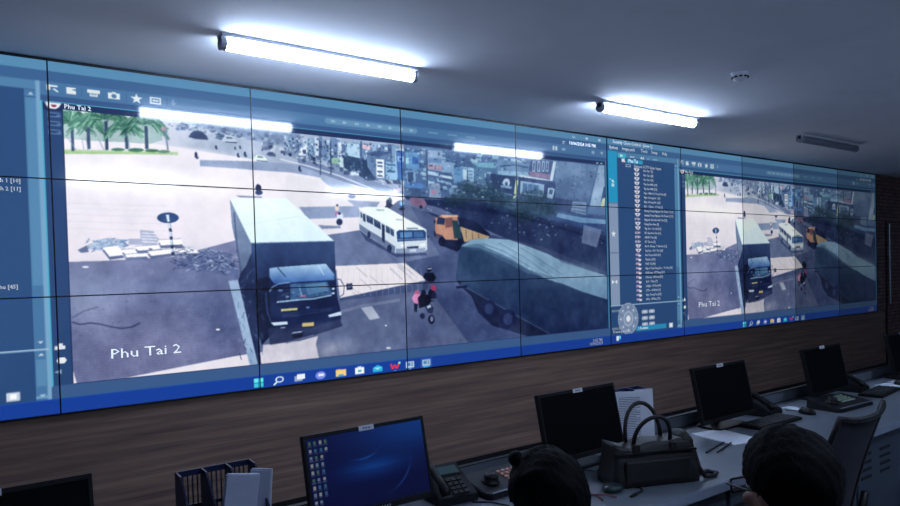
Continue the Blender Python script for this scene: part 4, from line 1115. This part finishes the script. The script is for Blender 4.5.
def make_monitor(lit):
    root = empty('monitor', (0, 0, 0))
    T = Matrix.Translation((0, -.075, .046)) @ Matrix.Rotation(math.radians(-12), 4, 'X')
    bm = bmesh.new(); bx(bm, -MW / 2, MW / 2, 0, .022, 0, MH, bev=.004, M=T)
    bx(bm, -.16, .16, .02, .05, .06, .25, bev=.012, M=T)
    body = obj('casing', bm, M['black_plastic'], root)
    # bezel frame
    bm = bmesh.new()
    for a in ((-MW / 2, MW / 2, 0, .022), (-MW / 2, MW / 2, MH - .014, MH), (-MW / 2, -MW / 2 + .012, .022, MH - .014), (MW / 2 - .012, MW / 2, .022, MH - .014)):
        bx(bm, a[0], a[1], -.004, .002, a[2], a[3], bev=.0012, M=T)
    obj('bezel', bm, M['black_plastic'], root)
    if lit:
        cols = to_linear(wallpaper(200, 112)) * 1.0
        me = grid_mesh('screen', -MW / 2 + .012, MW / 2 - .012, .022, MH - .014, -.001, 200, 112, cols, 'desktop_colour')
        me.transform(T); me.materials.append(screen_material('monitor_desktop', 'desktop_colour', .42, .35, .2))
        link(bpy.data.objects.new('screen', me), root)
        bm = bmesh.new()
        for k in range(11): bx(bm, -.055 + k * .011, -.050 + k * .011, -.0048, -.004, .008, .0145, M=T)
        obj('brand_lettering', bm, M['paper_grey'], root)
    else:
        bm = bmesh.new(); bx(bm, -MW / 2 + .011, MW / 2 - .011, -.001, .001, .021, MH - .013, M=T)
        obj('screen', bm, M['monitor_glass'], root)
    st = obj('sticker', bx(bmesh.new(), -.032, .032, -.0052, -.004, MH - .018, MH + .001, M=T), M['paper'], root)
    bm = bmesh.new()
    for k in range(3): bx(bm, -.016 + k * .012, -.008 + k * .012, -.0056, -.005, MH - .012, MH - .006, M=T)
    obj('print', bm, M['ink'], st)
    bm = bmesh.new(); bx(bm, -.035, .035, .012, .03, .008, .2, bev=.006, M=Matrix.Translation((0, 0, 0)) @ Matrix.Rotation(math.radians(-4), 4, 'X'))
    obj('neck', bm, M['dark_plastic'], root)
    bm = bmesh.new()
    pr = [(-.13, -.10), (.13, -.10), (.15, -.07), (.13, .05), (.09, .075), (-.09, .075), (-.13, .05), (-.15, -.07)]
    prism(bm, pr, 'z', 0, .012)
    obj('foot', bm, M['black_plastic'], root)
    return root


MY = -2.34
mons = [(.70, 'black switched-off monitor beside the blue file box on the desk', 0),
        (1.895, 'black monitor showing a deep blue desktop with rows of icons', 1),
        (3.045, 'switched-off black monitor beside the blue file rack full of papers', 0),
        (4.225, 'switched-off black monitor behind the keyboard between bag and chair', 0),
        (5.435, 'switched-off black monitor behind the control keyboard with pale green keys', 0),
        (6.72, 'switched-off black monitor beyond the one behind the pale green keys', 0)]
off = None
for x, lab, lit in mons:
    if lit: m_ = make_monitor(True)
    elif off is None: off = m_ = make_monitor(False)
    else: m_ = dup(off)
    m_.location = (x, MY, DZ); tag(m_, lab, 'monitor', 'monitors on the control desk')

# ================================================================== desk phones, keyboards, mice
def make_phone():
    root = empty('desk_phone')
    # wedge body, screen at the top, handset at the left
    bm = prism(bmesh.new(), [(-.09, 0), (.10, 0), (.10, .115), (.085, .12), (-.09, .03)], 'x', -.09, .09)
    bmesh.ops.bevel(bm, geom=bm.edges[:], offset=.004, segments=2, affect='EDGES')
    obj('body', bm, M['dark_plastic'], root)
    a = math.atan2(.09, .175); T = Matrix.Translation((0, -.09, .031)) @ Matrix.Rotation(a, 4, 'X')
    obj('lcd', bx(bmesh.new(), -.02, .07, .13, .175, .0, .0035, M=T), M['lcd'], root)
    obj('lcd_frame', bx(bmesh.new(), -.028, .078, .122, .183, .0, .002, M=T), M['black_plastic'], root)
    for r_ in range(4):
        for c_ in range(3):
            obj('key', bx(bmesh.new(), -.015 + c_ * .026, .004 + c_ * .026, .015 + r_ * .024, .031 + r_ * .024, 0, .005, M=T), M['key'], root)
    bm = bmesh.new()
    hs = [(-.065, .0, .02), (-.065, .012, .028), (-.065, .05, .036), (-.065, .13, .036), (-.065, .168, .028), (-.065, .185, .02)]
    tube(bm, [T @ Vector(p) for p in hs], [.018, .022, .015, .015, .022, .018], 10)
    obj('handset', bm, M['black_plastic'], root, smooth=True)
    return root


ph0 = make_phone()
for k, (x, y, rz, lab) in enumerate([(2.265, -2.36, -.12, 'black desk phone with a small screen beside the lit blue monitor'),
                                     (4.68, -2.345, .1, 'black desk phone beside the monitor between bag and chair'),
                                     (5.87, -2.35, .1, 'black desk phone beside the monitor with pale green keys in front')]):
    p = ph0 if k == 0 else dup(ph0)
    p.location = (x, y, DZ); p.rotation_euler = (0, 0, rz); tag(p, lab, 'telephone', 'desk phones')


def make_control(keymat, name='control_keyboard'):
    root = empty(name)
    out = [(-.20, -.11), (.20, -.11), (.215, -.09), (.20, .11), (-.20, .11), (-.215, -.09)]
    bm = bmesh.new()
    A = [bm.verts.new((x, y, 0)) for x, y in out]; B = [bm.verts.new((x * .98, y * .97, .022 + (y + .11) * .16)) for x, y in out]
    bm.faces.new(A[::-1]); bm.faces.new(B)
    for i in range(6): bm.faces.new((A[i], A[(i + 1) % 6], B[(i + 1) % 6], B[i]))
    bmesh.ops.bevel(bm, geom=bm.edges[:], offset=.004, segments=2, affect='EDGES')
    obj('body', bm, M['dark_plastic'], root)
    T = Matrix.Translation((0, -.11, .0225)) @ Matrix.Rotation(math.atan(.16), 4, 'X')
    js = obj('joystick', lathe(bmesh.new(), [(.040, 0), (.038, .008), (.030, .012), (.031, .028), (.027, .036), (.014, .041), (0, .042)], 20, T @ Matrix.Translation((-.12, .1, 0))), M['black_plastic'], root, smooth=True)
    obj('wrist_edge', bx(bmesh.new(), -.19, .19, .004, .012, 0, .004, M=T), M['alu'], root)
    for r_ in range(4):
        for c_ in range(6):
            obj('key', bx(bmesh.new(), -.03 + c_ * .027, -.013 + c_ * .027, .075 + r_ * .027, .090 + r_ * .027, 0, .007, bev=.0015, seg=1, M=T), keymat, root)
    obj('display', bx(bmesh.new(), .10, .19, .19, .212, 0, .003, M=T), M['lcd'], root)
    return root


c1 = make_control(M['key_light']); c1.location = (2.575, -2.39, DZ); c1.rotation_euler = (0, 0, .02)
tag(c1, 'black camera control keyboard with joystick and lit pinkish keys', 'controller')
c2 = make_control(M['key_green']); c2.location = (5.23, -2.56, DZ); c2.rotation_euler = (0, 0, -.05)
tag(c2, 'black camera control keyboard with joystick and pale green keys', 'controller')


def make_keyboard():
    root = empty('keyboard')
    obj('base', box(-.22, .22, -.075, .075, 0, .016, bev=.005), M['black_plastic'], root)
    for r_ in range(5):
        for c_ in range(16):
            obj('key', box(-.208 + c_ * .026, -.186 + c_ * .026, -.062 + r_ * .026, -.040 + r_ * .026, .015, .022, bev=.002, seg=1), M['key'], root)
    return root


kb0 = make_keyboard()
for k, (x, y, rz, lab) in enumerate([(4.475, -2.515, .0, 'black computer keyboard lying in front of the bare dark monitor by the bag'),
                                     (5.90, -2.525, .12, 'black computer keyboard beside the pale green control keys')]):
    p = kb0 if k == 0 else dup(kb0)
    p.location = (x, y, DZ); p.rotation_euler = (0, 0, rz); tag(p, lab, 'keyboard', 'keyboards on the control desk')


def make_mouse():
    root = empty('computer_mouse')
    bm = bmesh.new(); lathe(bm, [(.034, 0), (.036, .006), (.034, .018), (.026, .03), (.012, .036), (0, .037)], 20, sx=.85, sy=1.6)
    obj('shell', bm, M['black_plastic'], root, smooth=True)
    obj('wheel', tube(bmesh.new(), [(-.004, .03, .030), (.004, .03, .030)], .008, 12), M['dark_plastic'], root)
    bm = tube(bmesh.new(), [(0, .05, .008), (.01, .09, .003), (-.02, .13, .003), (.02, .17, .003)], .002, 6)
    obj('cable', bm, M['black_plastic'], root, smooth=True)
    return root


ms0 = make_mouse()
for k, (x, y, rz, lab) in enumerate([(4.87, -2.53, -.2, 'black computer mouse next to the small white paper slip'),
                                     (3.12, -2.53, 1.2, 'black computer mouse behind the black bag on the desk'),
                                     (6.33, -2.50, -.3, 'black computer mouse on the white sheet at the far desk place')]):
    p = ms0 if k == 0 else dup(ms0)
    p.location = (x, y, DZ + (.002 if k == 2 else 0)); p.rotation_euler = (0, 0, rz); tag(p, lab, 'mouse', 'mice on the control desk')


# ================================================================== papers and file racks
def sheet(name, pts, z, label, m_, cat='paper', thick=.0015, lines=0):
    cx = sum(p[0] for p in pts) / len(pts); cy = sum(p[1] for p in pts) / len(pts)
    bm = prism(bmesh.new(), [(x - cx, y - cy) for x, y in pts], 'z', 0, thick)
    o = obj(name, bm, m_, None, loc=(cx, cy, z)); tag(o, label, cat)
    return o


sheet('paper_slip', [(4.93, -2.44), (5.01, -2.45), (5.02, -2.34), (4.94, -2.33)], DZ, 'small white paper slip beside the computer mouse on the desk', M['paper'])
sheet('paper_sheet', [(3.86, -2.66), (4.07, -2.70), (4.13, -2.41), (3.92, -2.37)], DZ, 'white paper sheets lying in front of the monitor by the bag', M['paper'], thick=.004)
sheet('mouse_pad', [(6.18, -2.62), (6.50, -2.62), (6.50, -2.38), (6.18, -2.38)], DZ, 'white sheet under the computer mouse at the far desk place', M['paper'], thick=.002)
bm = bmesh.new(); tube(bm, [(3.62, -2.655, DZ + .006), (3.86, -2.60, DZ + .006)], [.004, .004], 8); pen = obj('pen_barrel', bm, M['black_plastic'])
pen.name = 'pen'; tag(pen, 'dark pen lying by the white paper sheets near the bag', 'pen')
bm = bmesh.new(); tube(bm, [(3.66, -2.69, DZ + .006), (3.88, -2.63, DZ + .006)], [.004, .004], 8); tag(obj('pencil', bm, M['dark_plastic']), 'dark pencil beside the pen and white paper sheets', 'pencil')


def file_rack(x0, x1, y0, y1, h, n, label):
    root = empty('file_rack', ((x0 + x1) / 2, (y0 + y1) / 2, DZ), label=label, cat='file rack')
    w_ = (x1 - x0) / 2; d_ = (y1 - y0) / 2
    obj('base', box(-w_, w_, -d_, d_, 0, .012), M['blue_file'], root)
    # ribbed rear panel: rim and bars
    bm = bmesh.new(); bx(bm, -w_, w_, d_ - .008, d_, .012, .03); bx(bm, -w_, w_, d_ - .008, d_, h * .55, h * .55 + .012); bx(bm, -w_, w_, d_ - .008, d_, h - .02, h)
    obj('rim', bm, M['blue_file'], root)
    for k in range(int((x1 - x0) / .016)):
        x = -w_ + .008 + k * .016
        obj('bar', box(x - .002, x + .002, d_ - .006, d_ - .002, .012, h - .01), M['blue_file'], root)
    for k in range(n + 1):
        x = -w_ + k * (2 * w_ - .006) / n
        prof = [(-d_, .012), (d_, .012), (d_, h), (d_ - .06, h - .004), (-d_ * .2, h * .72), (-d_, h * .45)]
        obj('divider', prism(bmesh.new(), prof, 'x', x, x + .006), M['blue_file'], root)
    return root


file_rack(1.225, 1.48, -2.46, -2.25, .285, 3, 'dark blue plastic file rack beside the lit blue monitor')
file_rack(3.33, 3.62, -2.325, -2.243, .29, 3, 'blue plastic file rack with papers behind the black bag')


def folder(name, loc, w_, h, t, rot, m_, label, cat, lines=0, group=None, page=False):
    root = empty(name, loc, rot, label=label, cat=cat, group=group)
    obj('cover', box(-w_ / 2, w_ / 2, -t / 2, t / 2, 0, h, bev=min(.0015, t * .3)), m_, root)
    if page: obj('pages', box(-w_ / 2 + .004, w_ / 2 + .002, -t / 2 + .003, t / 2 - .003, .004, h + .004), M['paper_grey'], root)
    if lines:
        bm = bmesh.new()
        for k in range(lines):
            z = h - .03 - k * (h - .06) / lines
            bx(bm, -w_ / 2 + .02, w_ / 2 - .02 - (.03 if k % 4 == 3 else 0), -t / 2 - .0006, -t / 2, z - .003, z)
        obj('printed_lines', bm, M['ink'], root)
    return root


R_ = math.radians
f = folder('document_box', (1.36, -2.405, DZ + .02), .105, .255, .03, (R_(-4), R_(9), R_(-8)), M['paper_grey'], 'pale document folder leaning in the dark blue file rack', 'folder', page=True)
bm = bmesh.new()
for k in range(7): bx(bm, -.004, .004, -.0158, -.0148, .03 + k * .012, .037 + k * .012)
obj('printed_text', bm, M['ink'], f)
folder('document_folder', (1.45, -2.385, DZ + .014), .07, .26, .018, (R_(-4), R_(3), R_(-38)), M['paper_grey'], 'thin pale folder at the outer end of the dark blue file rack', 'folder', page=True)
folder('printed_document', (3.435, -2.345, DZ + .003), .19, .285, .006, (R_(-6), R_(5), R_(-6)), M['paper'], 'printed white document with text lines leaning in the blue file rack', 'document', lines=26)
folder('white_folder', (3.575, -2.33, DZ + .014), .12, .265, .016, (R_(-5), R_(2), R_(-10)), M['paper'], 'plain white folder standing in the blue file rack', 'folder', page=True)
folder('pink_document', (3.63, -2.30, DZ + .014), .09, .24, .006, (R_(-5), R_(1), R_(-10)), mat('pinkish_paper', (206, 190, 200), .8, var=.03), 'pinkish paper at the outer end of the blue file rack', 'document')

# ================================================================== bag, cords
bag = empty('handbag', (3.06, -2.74, DZ), (0, 0, R_(-24)), label='black soft briefcase with two handles standing on the desk', cat='bag')


def soft_box(w_, d_, h, nx, ny, nz, bulge, seed):
    bm = bmesh.new(); bx(bm, -w_ / 2, w_ / 2, -d_ / 2, d_ / 2, 0, h)
    bmesh.ops.subdivide_edges(bm, edges=bm.edges[:], cuts=9, use_grid_fill=True)
    rg = random.Random(seed); ph = [rg.uniform(0, 6) for _ in range(6)]
    for v in bm.verts:
        x, y, z = v.co; u, t = 2 * x / w_, z / h
        ty = 1 - .38 * max(0, t - .15) ** 1.3
        v.co.y = y * ty * (1 + bulge * (1 - u * u) * math.sin(math.pi * min(1, t + .1)))
        v.co.x = x * (1 - .06 * t) * (1 + .02 * math.sin(5 * t + ph[0]))
        sag = .012 * math.sin(3.1 * u + ph[1]) + .008 * math.sin(7 * u + ph[2])
        v.co.z = z + t * sag - t * .014 * (1 - u * u)
        v.co.y += .004 * math.sin(14 * t + 6 * u + ph[3])
    bmesh.ops.smooth_vert(bm, verts=bm.verts[:], factor=.5, use_axis_x=True, use_axis_y=True, use_axis_z=True)
    return bm


obj('body', soft_box(.40, .17, .185, 9, 9, 9, .12, 4), M['bag'], bag, smooth=True)
bm = bmesh.new(); bx(bm, -.15, .15, -.098, -.08, .02, .115, bev=.008)
obj('front_pocket', bm, M['bag'], bag)
obj('flap_seam', box(-.185, .185, -.086, -.072, .138, .146, bev=.002), M['black_plastic'], bag)
for yy, lean, hh in ((-.035, -.045, .125), (.035, .03, .16)):
    pts = []
    for k in range(13):
        a = math.pi * k / 12
        pts.append((-.085 * math.cos(a), yy + lean * math.sin(a), .165 + hh * math.sin(a) ** .8))
    obj('handle', tube(bmesh.new(), pts, .009, 8), M['bag'], bag, smooth=True)
for s in (-1, 1):
    obj('handle_patch', box(s * .085 - .016, s * .085 + .016, -.07, -.055, .10, .175, bev=.003), M['bag'], bag)
obj('end_roll', tube(bmesh.new(), [(.155, -.06, .165), (.16, 0, .175), (.165, .07, .17)], [.028, .036, .03], 12), M['bag'], bag, smooth=True)
pts = [(.17, -.02, .16), (.205, -.03, .12), (.215, -.05, .05), (.235, -.065, .012), (.29, -.05, .008), (.32, -.02, .008), (.30, .02, .008), (.25, .0, .01), (.215, .0, .02), (.20, .0, .08)]
obj('shoulder_strap', tube(bmesh.new(), pts, .010, 6), M['bag'], bag, smooth=True)

adp = empty('cable_puck', (2.83, -2.74, DZ), label='dark oval cable puck with a cord beside the black bag', cat='adapter')
obj('shell', lathe(bmesh.new(), [(.03, 0), (.042, .006), (.044, .014), (.036, .026), (.016, .032), (0, .033)], 22, sx=1.15, sy=.9), M['teal_plastic'], adp, smooth=True)
pts = [(.04, 0, .012), (.08, -.015, .004), (.11, -.05, .004), (.085, -.085, .004), (.04, -.095, .004)]
obj('cord', tube(bmesh.new(), pts, .0028, 8), M['black_plastic'], adp, smooth=True)
obj('plug', tube(bmesh.new(), [(.045, -.094, .006), (.02, -.098, .006), (-.02, -.104, .006)], [.005, .006, .004], 8), M['black_plastic'], adp, smooth=True)
rc = obj('red_cord', tube(bmesh.new(), [(0, 0, .004), (.03, .06, .004), (.01, .12, .006), (.06, .13, .004), (.10, .16, .004), (.05, .18, .005), (.0, .15, .009), (-.01, .10, .004), (.05, .03, .009), (.07, -.01, .004)], .0032, 8), M['cord_red'], None, smooth=True, loc=(2.70, -2.80, DZ))
tag(rc, 'dark red tangled cord on the desk beside the black bag', 'cord')
dc = obj('phone_cord', tube(bmesh.new(), [(2.30, -2.47, DZ + .004), (2.36, -2.52, DZ + .004), (2.38, -2.60, DZ + .004), (2.36, -2.70, DZ + .004)], .003, 8), M['black_plastic'], None, smooth=True)
tag(dc, 'thin black cord running across the desk from the desk phone', 'cord')


# ================================================================== office chairs
def make_chair():
    root = empty('office_chair')
    # curved backrest: frame and mesh, leaning back; the sitter faces +y
    W_, H_ = .46, .56
    def P(u, t, off=0):
        w_ = W_ / 2 * (.86 + .16 * math.sin(math.pi * min(1, .25 + .6 * t)))
        x = u * w_
        y = -.20 - .16 * t + .02 * math.sin(math.pi * t) + .035 * u * u - off
        z = .50 + H_ * t + .02 * abs(u) ** 3 * t ** 3
        return Vector((x, y, z))
    bm = bmesh.new(); n = 14
    g = [[bm.verts.new(P(-.98 + 1.96 * i / n, j / n)) for i in range(n + 1)] for j in range(n + 1)]
    for j in range(n):
        for i in range(n): bm.faces.new((g[j][i], g[j][i + 1], g[j + 1][i + 1], g[j + 1][i]))
    bmesh.ops.solidify(bm, geom=bm.faces[:], thickness=.006)
    obj('backrest', bm, M['mesh_fabric'], root, smooth=True)
    loop = [P(-1, k / 10) for k in range(11)] + [P(-1 + 2 * k / 10, 1) for k in range(1, 11)] + [P(1, 1 - k / 10) for k in range(1, 11)] + [P(1 - 2 * k / 10, 0) for k in range(1, 10)]
    loop.append(loop[0])
    obj('back_frame', tube(bmesh.new(), loop, .011, 8), M['black_plastic'], root, smooth=True)
    obj('spine', tube(bmesh.new(), [(0, -.12, .41), (0, -.26, .46), (0, -.30, .62), (0, -.33, .78)], [.025, .024, .02, .014], 10), M['black_plastic'], root, smooth=True)
    bm = bmesh.new(); bx(bm, -.24, .24, -.22, .205, .42, .49, bev=.03, seg=3)
    obj('seat', bm, M['mesh_fabric'], root, smooth=True)
    for s in (-1, 1):
        ar = obj('armrest', box(s * .27 - .035, s * .27 + .035, -.12, .14, .60, .63, bev=.012), M['black_plastic'], root)
        obj('arm_post', tube(bmesh.new(), [(s * .22, 0, .43), (s * .275, 0, .45), (s * .275, 0, .61)], .016, 8), M['black_plastic'], ar, smooth=True)
    obj('gas_stem', tube(bmesh.new(), [(0, 0, .08), (0, 0, .26), (0, 0, .261), (0, 0, .43)], [.03, .03, .018, .018], 12), M['dark_plastic'], root)
    for k in range(5):
        a = 2 * math.pi * k / 5 - .33
        leg = obj('base_leg', tube(bmesh.new(), [(0, 0, .105), (.15 * math.cos(a), .15 * math.sin(a), .095), (.29 * math.cos(a), .29 * math.sin(a), .07)], [.028, .024, .016], 8), M['black_plastic'], root, smooth=True)
        c_ = Vector((.29 * math.cos(a), .29 * math.sin(a), .03)); t_ = Vector((-math.sin(a), math.cos(a), 0)) * .02
        obj('castor', tube(bmesh.new(), [c_ - t_, c_ + t_], .03, 14), M['black_plastic'], leg)
    return root


ch = make_chair(); ch.scale = (1, 1, 1.03); ch.location = (3.36, -3.155, 0); ch.rotation_euler = (0, 0, R_(4))
tag(ch, 'empty black office chair with a mesh back pulled up to the desk', 'chair', 'office chairs at the desk')
P1 = Vector((1.90, -3.38, 0)); P2 = Vector((2.10, -3.98, 0)); B2 = R_(-38)
ch1 = dup(ch, loc=(P1.x, P1.y + .05, 0), rot=(0, 0, 0), label='office chair of the seated person beside the lit control keys')
ch2 = dup(ch, loc=(P2.x, P2.y + .05, 0), rot=(0, 0, B2), label='office chair of the seated person with glasses')
ch1.scale = ch2.scale = (1, 1, .94)


# ================================================================== people
def ell(bm, c, r, M_=None):
    Tm = Matrix.Translation(c) @ (M_ if M_ is not None else Matrix.Identity(4)) @ Matrix.Diagonal((*r, 1))
    bmesh.ops.create_icosphere(bm, subdivisions=3, radius=1, matrix=Tm)


def remeshed(name, bm, voxel, smooth_it=6):
    me = bpy.data.meshes.new(name); bm.to_mesh(me); bm.free()
    o = bpy.data.objects.new(name, me); COL.objects.link(o)
    md = o.modifiers.new('r', 'REMESH'); md.mode = 'VOXEL'; md.voxel_size = voxel
    sm = o.modifiers.new('s', 'SMOOTH'); sm.iterations = smooth_it; sm.factor = .5
    bpy.context.view_layer.update()
    me2 = bpy.data.meshes.new_from_object(o.evaluated_get(bpy.context.evaluated_depsgraph_get()))
    me2.name = name
    bpy.data.objects.remove(o); bpy.data.meshes.remove(me)
    me2.polygons.foreach_set('use_smooth', [True] * len(me2.polygons))
    return me2


def head_shape(bm, hc):
    """skull, face, nose, ears, jaw; faces +y"""
    ell(bm, hc + Vector((0, -.012, .025)), (.078, .096, .092))
    ell(bm, hc + Vector((0, .022, -.045)), (.062, .070, .078))
    ell(bm, hc + Vector((0, .058, -.092)), (.036, .036, .026))
    ell(bm, hc + Vector((0, .094, -.028)), (.013, .018, .026), Matrix.Rotation(R_(-18), 4, 'X'))
    ell(bm, hc + Vector((0, .083, -.066)), (.026, .014, .012))
    ell(bm, hc + Vector((0, .078, .018)), (.058, .018, .014))
    for s in (-1, 1):
        ell(bm, hc + Vector((s * .081, -.004, -.018)), (.008, .022, .034), Matrix.Rotation(R_(-12), 4, 'X') @ Matrix.Rotation(s * R_(18), 4, 'Z'))
        ell(bm, hc + Vector((s * .045, .07, -.03)), (.022, .018, .018))


def make_person(name, base, head, turn, rot, shirt, label, hair_seed, glasses=False, lean=0.0, tuft=False):
    """seated figure; base: seat position on the floor plan, head: centre of the head (world)"""
    root = empty(name, (base.x, base.y, 0), label=label, cat='person', group=None)
    root.rotation_euler = (0, 0, rot)
    hc = Matrix.Rotation(-rot, 3, 'Z') @ Vector((head.x - base.x, head.y - base.y, head.z)); turn -= rot
    bm = bmesh.new()
    hb = bmesh.new(); head_shape(hb, Vector((0, 0, 0)))
    hr = Matrix.Translation(hc) @ Matrix.Rotation(turn, 4, 'Z') @ Matrix.Rotation(R_(-6), 4, 'X')
    bmesh.ops.transform(hb, matrix=hr, verts=hb.verts[:])
    mt_ = bpy.data.meshes.new('t'); hb.to_mesh(mt_); hb.free(); bm.from_mesh(mt_); bpy.data.meshes.remove(mt_)
    neck = hc + Vector((0, -.045, -.165)); sh = neck.z - .07
    tube(bm, [hc + Vector((0, -.02, -.06)), hc + Vector((0, -.035, -.14)), neck + Vector((0, -.01, -.03))], [.055, .055, .068], 16)
    hip = Vector((0, .02, .545))
    ch_ = Vector((neck.x * .8, neck.y - .005, sh - .14))
    ell(bm, ch_, (.165, .105, .19)); ell(bm, Vector((neck.x * .9, neck.y - .01, sh - .03)), (.19, .085, .075))
    mid = (ch_ + hip) / 2
    ell(bm, mid, (.150, .105, .16)); ell(bm, hip + Vector((0, 0, .04)), (.175, .125, .11))
    for s in (-1, 1):
        so = Vector((neck.x + s * .20, neck.y - .005, sh - .045))
        el = so + Vector((s * .05, .10, -.27)); wr = Vector((s * .15 + neck.x, el.y + (.24 if rot == 0 else .16), DZ + .032 if rot == 0 else .66))
        ell(bm, so, (.066, .066, .066))
        tube(bm, [so, (so + el) / 2, el], [.054, .050, .043], 14); ell(bm, el, (.044, .044, .044))
        tube(bm, [el, (el + wr) / 2, wr], [.043, .038, .028], 14)
        fw = (wr - el).normalized(); sd = Vector((s, 0, 0))
        ell(bm, wr + fw * .045, (.040, .048, .017))
        for q, ln in ((-.027, .070), (-.009, .078), (.009, .074), (.027, .058)):
            k0 = wr + fw * .082 + sd * q; tube(bm, [k0 - fw * .02, k0 + fw * ln * .45 + Vector((0, 0, .004)), k0 + fw * ln + Vector((0, 0, -.012))], [.0095, .009, .0075], 8)
        t0 = wr + fw * .03 - sd * .034; tube(bm, [t0 + sd * .012, t0 + fw * .03 - sd * .02, t0 + fw * .055 - sd * .026 + Vector((0, 0, -.008))], [.012, .011, .009], 8)
        hj = hip + Vector((s * .095, .03, 0)); kn = Vector((s * .13, .36, .53)); an = Vector((s * .13, .27, .10))
        tube(bm, [hj, (hj + kn) / 2, kn], [.092, .080, .060], 16); ell(bm, kn, (.062, .062, .062))
        tube(bm, [kn, kn * .6 + an * .4 + Vector((0, -.02, 0)), an], [.058, .056, .038], 14)
        ell(bm, an + Vector((0, .07, -.055)), (.045, .125, .042)); ell(bm, an, (.042, .045, .06))
    me = remeshed('body', bm, .009, 5)
    for m_ in (M['skin'], shirt, M['trousers'], M['black_plastic']): me.materials.append(m_)
    n = len(me.polygons); cen = np.zeros(n * 3, np.float32); me.polygons.foreach_get('center', cen); cen = cen.reshape(-1, 3)
    idx = np.zeros(n, np.int32)
    collar = neck.z - .035 + .25 * (cen[:, 1] - neck.y).clip(-.1, .0) * -1
    body_m = (cen[:, 2] < collar) & (cen[:, 2] > .60)
    idx[body_m] = 1
    idx[(cen[:, 2] <= .62) & ~((cen[:, 2] > .6) & (cen[:, 1] < .2))] = 2
    idx[cen[:, 2] < .09] = 3
    hands = (cen[:, 2] > wr.z - .07) & (cen[:, 2] < wr.z + .07) & (cen[:, 1] > wr.y - .005); idx[hands] = 0
    me.polygons.foreach_set('material_index', idx)
    body = link(bpy.data.objects.new('body', me), root)
    # hair: a thick cap over the skull, longer at the back, edge broken up
    hb = bmesh.new()
    bmesh.ops.create_icosphere(hb, subdivisions=5, radius=1)
    rg = random.Random(hair_seed); ph = [(rg.uniform(3, 9), rg.uniform(3, 9), rg.uniform(3, 9), rg.uniform(0, 6)) for _ in range(7)]
    kill = []
    for v in hb.verts:
        d_ = v.co.normalized()
        w_ = sum(math.sin(a * d_.x + b * d_.y + c * d_.z + p_) for a, b, c, p_ in ph) / 7
        w2 = math.sin(23 * d_.x + 17 * d_.z + ph[0][3]) * math.sin(19 * d_.y - 11 * d_.z) 
        rr_ = 1 + .055 * w_ + .018 * w2 + rg.uniform(-.006, .006)
        # hairline: brow in front, above the ears, nape at the back
        az = math.atan2(d_.x, d_.y); front = math.cos(az)
        low = .30 if front > .62 else (-.12 - .5 * (0.62 - front) if front > .12 else -.40 - .5 * (.12 - front))
        if d_.z < low + .05 * math.sin(31 * az): kill.append(v)
        v.co = Vector((d_.x * .094 * rr_, d_.y * .112 * rr_ - .014, d_.z * .112 * rr_ + .025 + (.006 if front > 0 else 0)))
    bmesh.ops.delete(hb, geom=kill, context='VERTS')
    if tuft:
        ell(hb, Vector((-.055, .036, .112)), (.019, .022, .020))
    bmesh.ops.solidify(hb, geom=hb.faces[:], thickness=.012)
    bmesh.ops.transform(hb, matrix=hr, verts=hb.verts[:])
    obj('hair', hb, M['hair'], root, smooth=True)
    for s in (-1, 1):
        eb = bmesh.new(); ell(eb, Vector((s * .032, .076, -.004)), (.013, .010, .008))
        bmesh.ops.transform(eb, matrix=hr, verts=eb.verts[:])
        obj('eye', eb, M['paper'], root, smooth=True)
    if glasses:
        gb = bmesh.new()
        for s in (-1, 1):
            rim = [(s * .033 + .024 * max(-1, min(1, 1.35 * math.cos(a))), .114, -.008 + .015 * max(-1, min(1, 1.35 * math.sin(a)))) for a in [2 * math.pi * k / 16 for k in range(17)]]
            tube(gb, rim, .0028, 6)
            tube(gb, [(s * .057, .113, .0), (s * .080, .100, .002), (s * .088, .04, .0), (s * .088, -.005, .002), (s * .086, -.025, -.012)], .0026, 6)
        tube(gb, [(-.009, .115, -.002), (0, .117, .002), (.009, .115, -.002)], .0026, 6)
        bmesh.ops.transform(gb, matrix=hr, verts=gb.verts[:])
        obj('glasses', gb, M['black_plastic'], root, smooth=True)
    return root


H1 = at_depth(546, 502, 1.78); H2 = at_depth(788, 487, 1.58)
make_person('person', Vector((P1.x, P1.y, 0)), H1, R_(-8), 0.0, M['shirt_dark'], 'seated person with black hair seen from behind beside the lit control keys', 3, tuft=True)
make_person('person', Vector((P2.x, P2.y, 0)), H2, R_(-16), B2, M['shirt_grey'], 'seated person with short black hair and dark-framed glasses', 8, glasses=True)
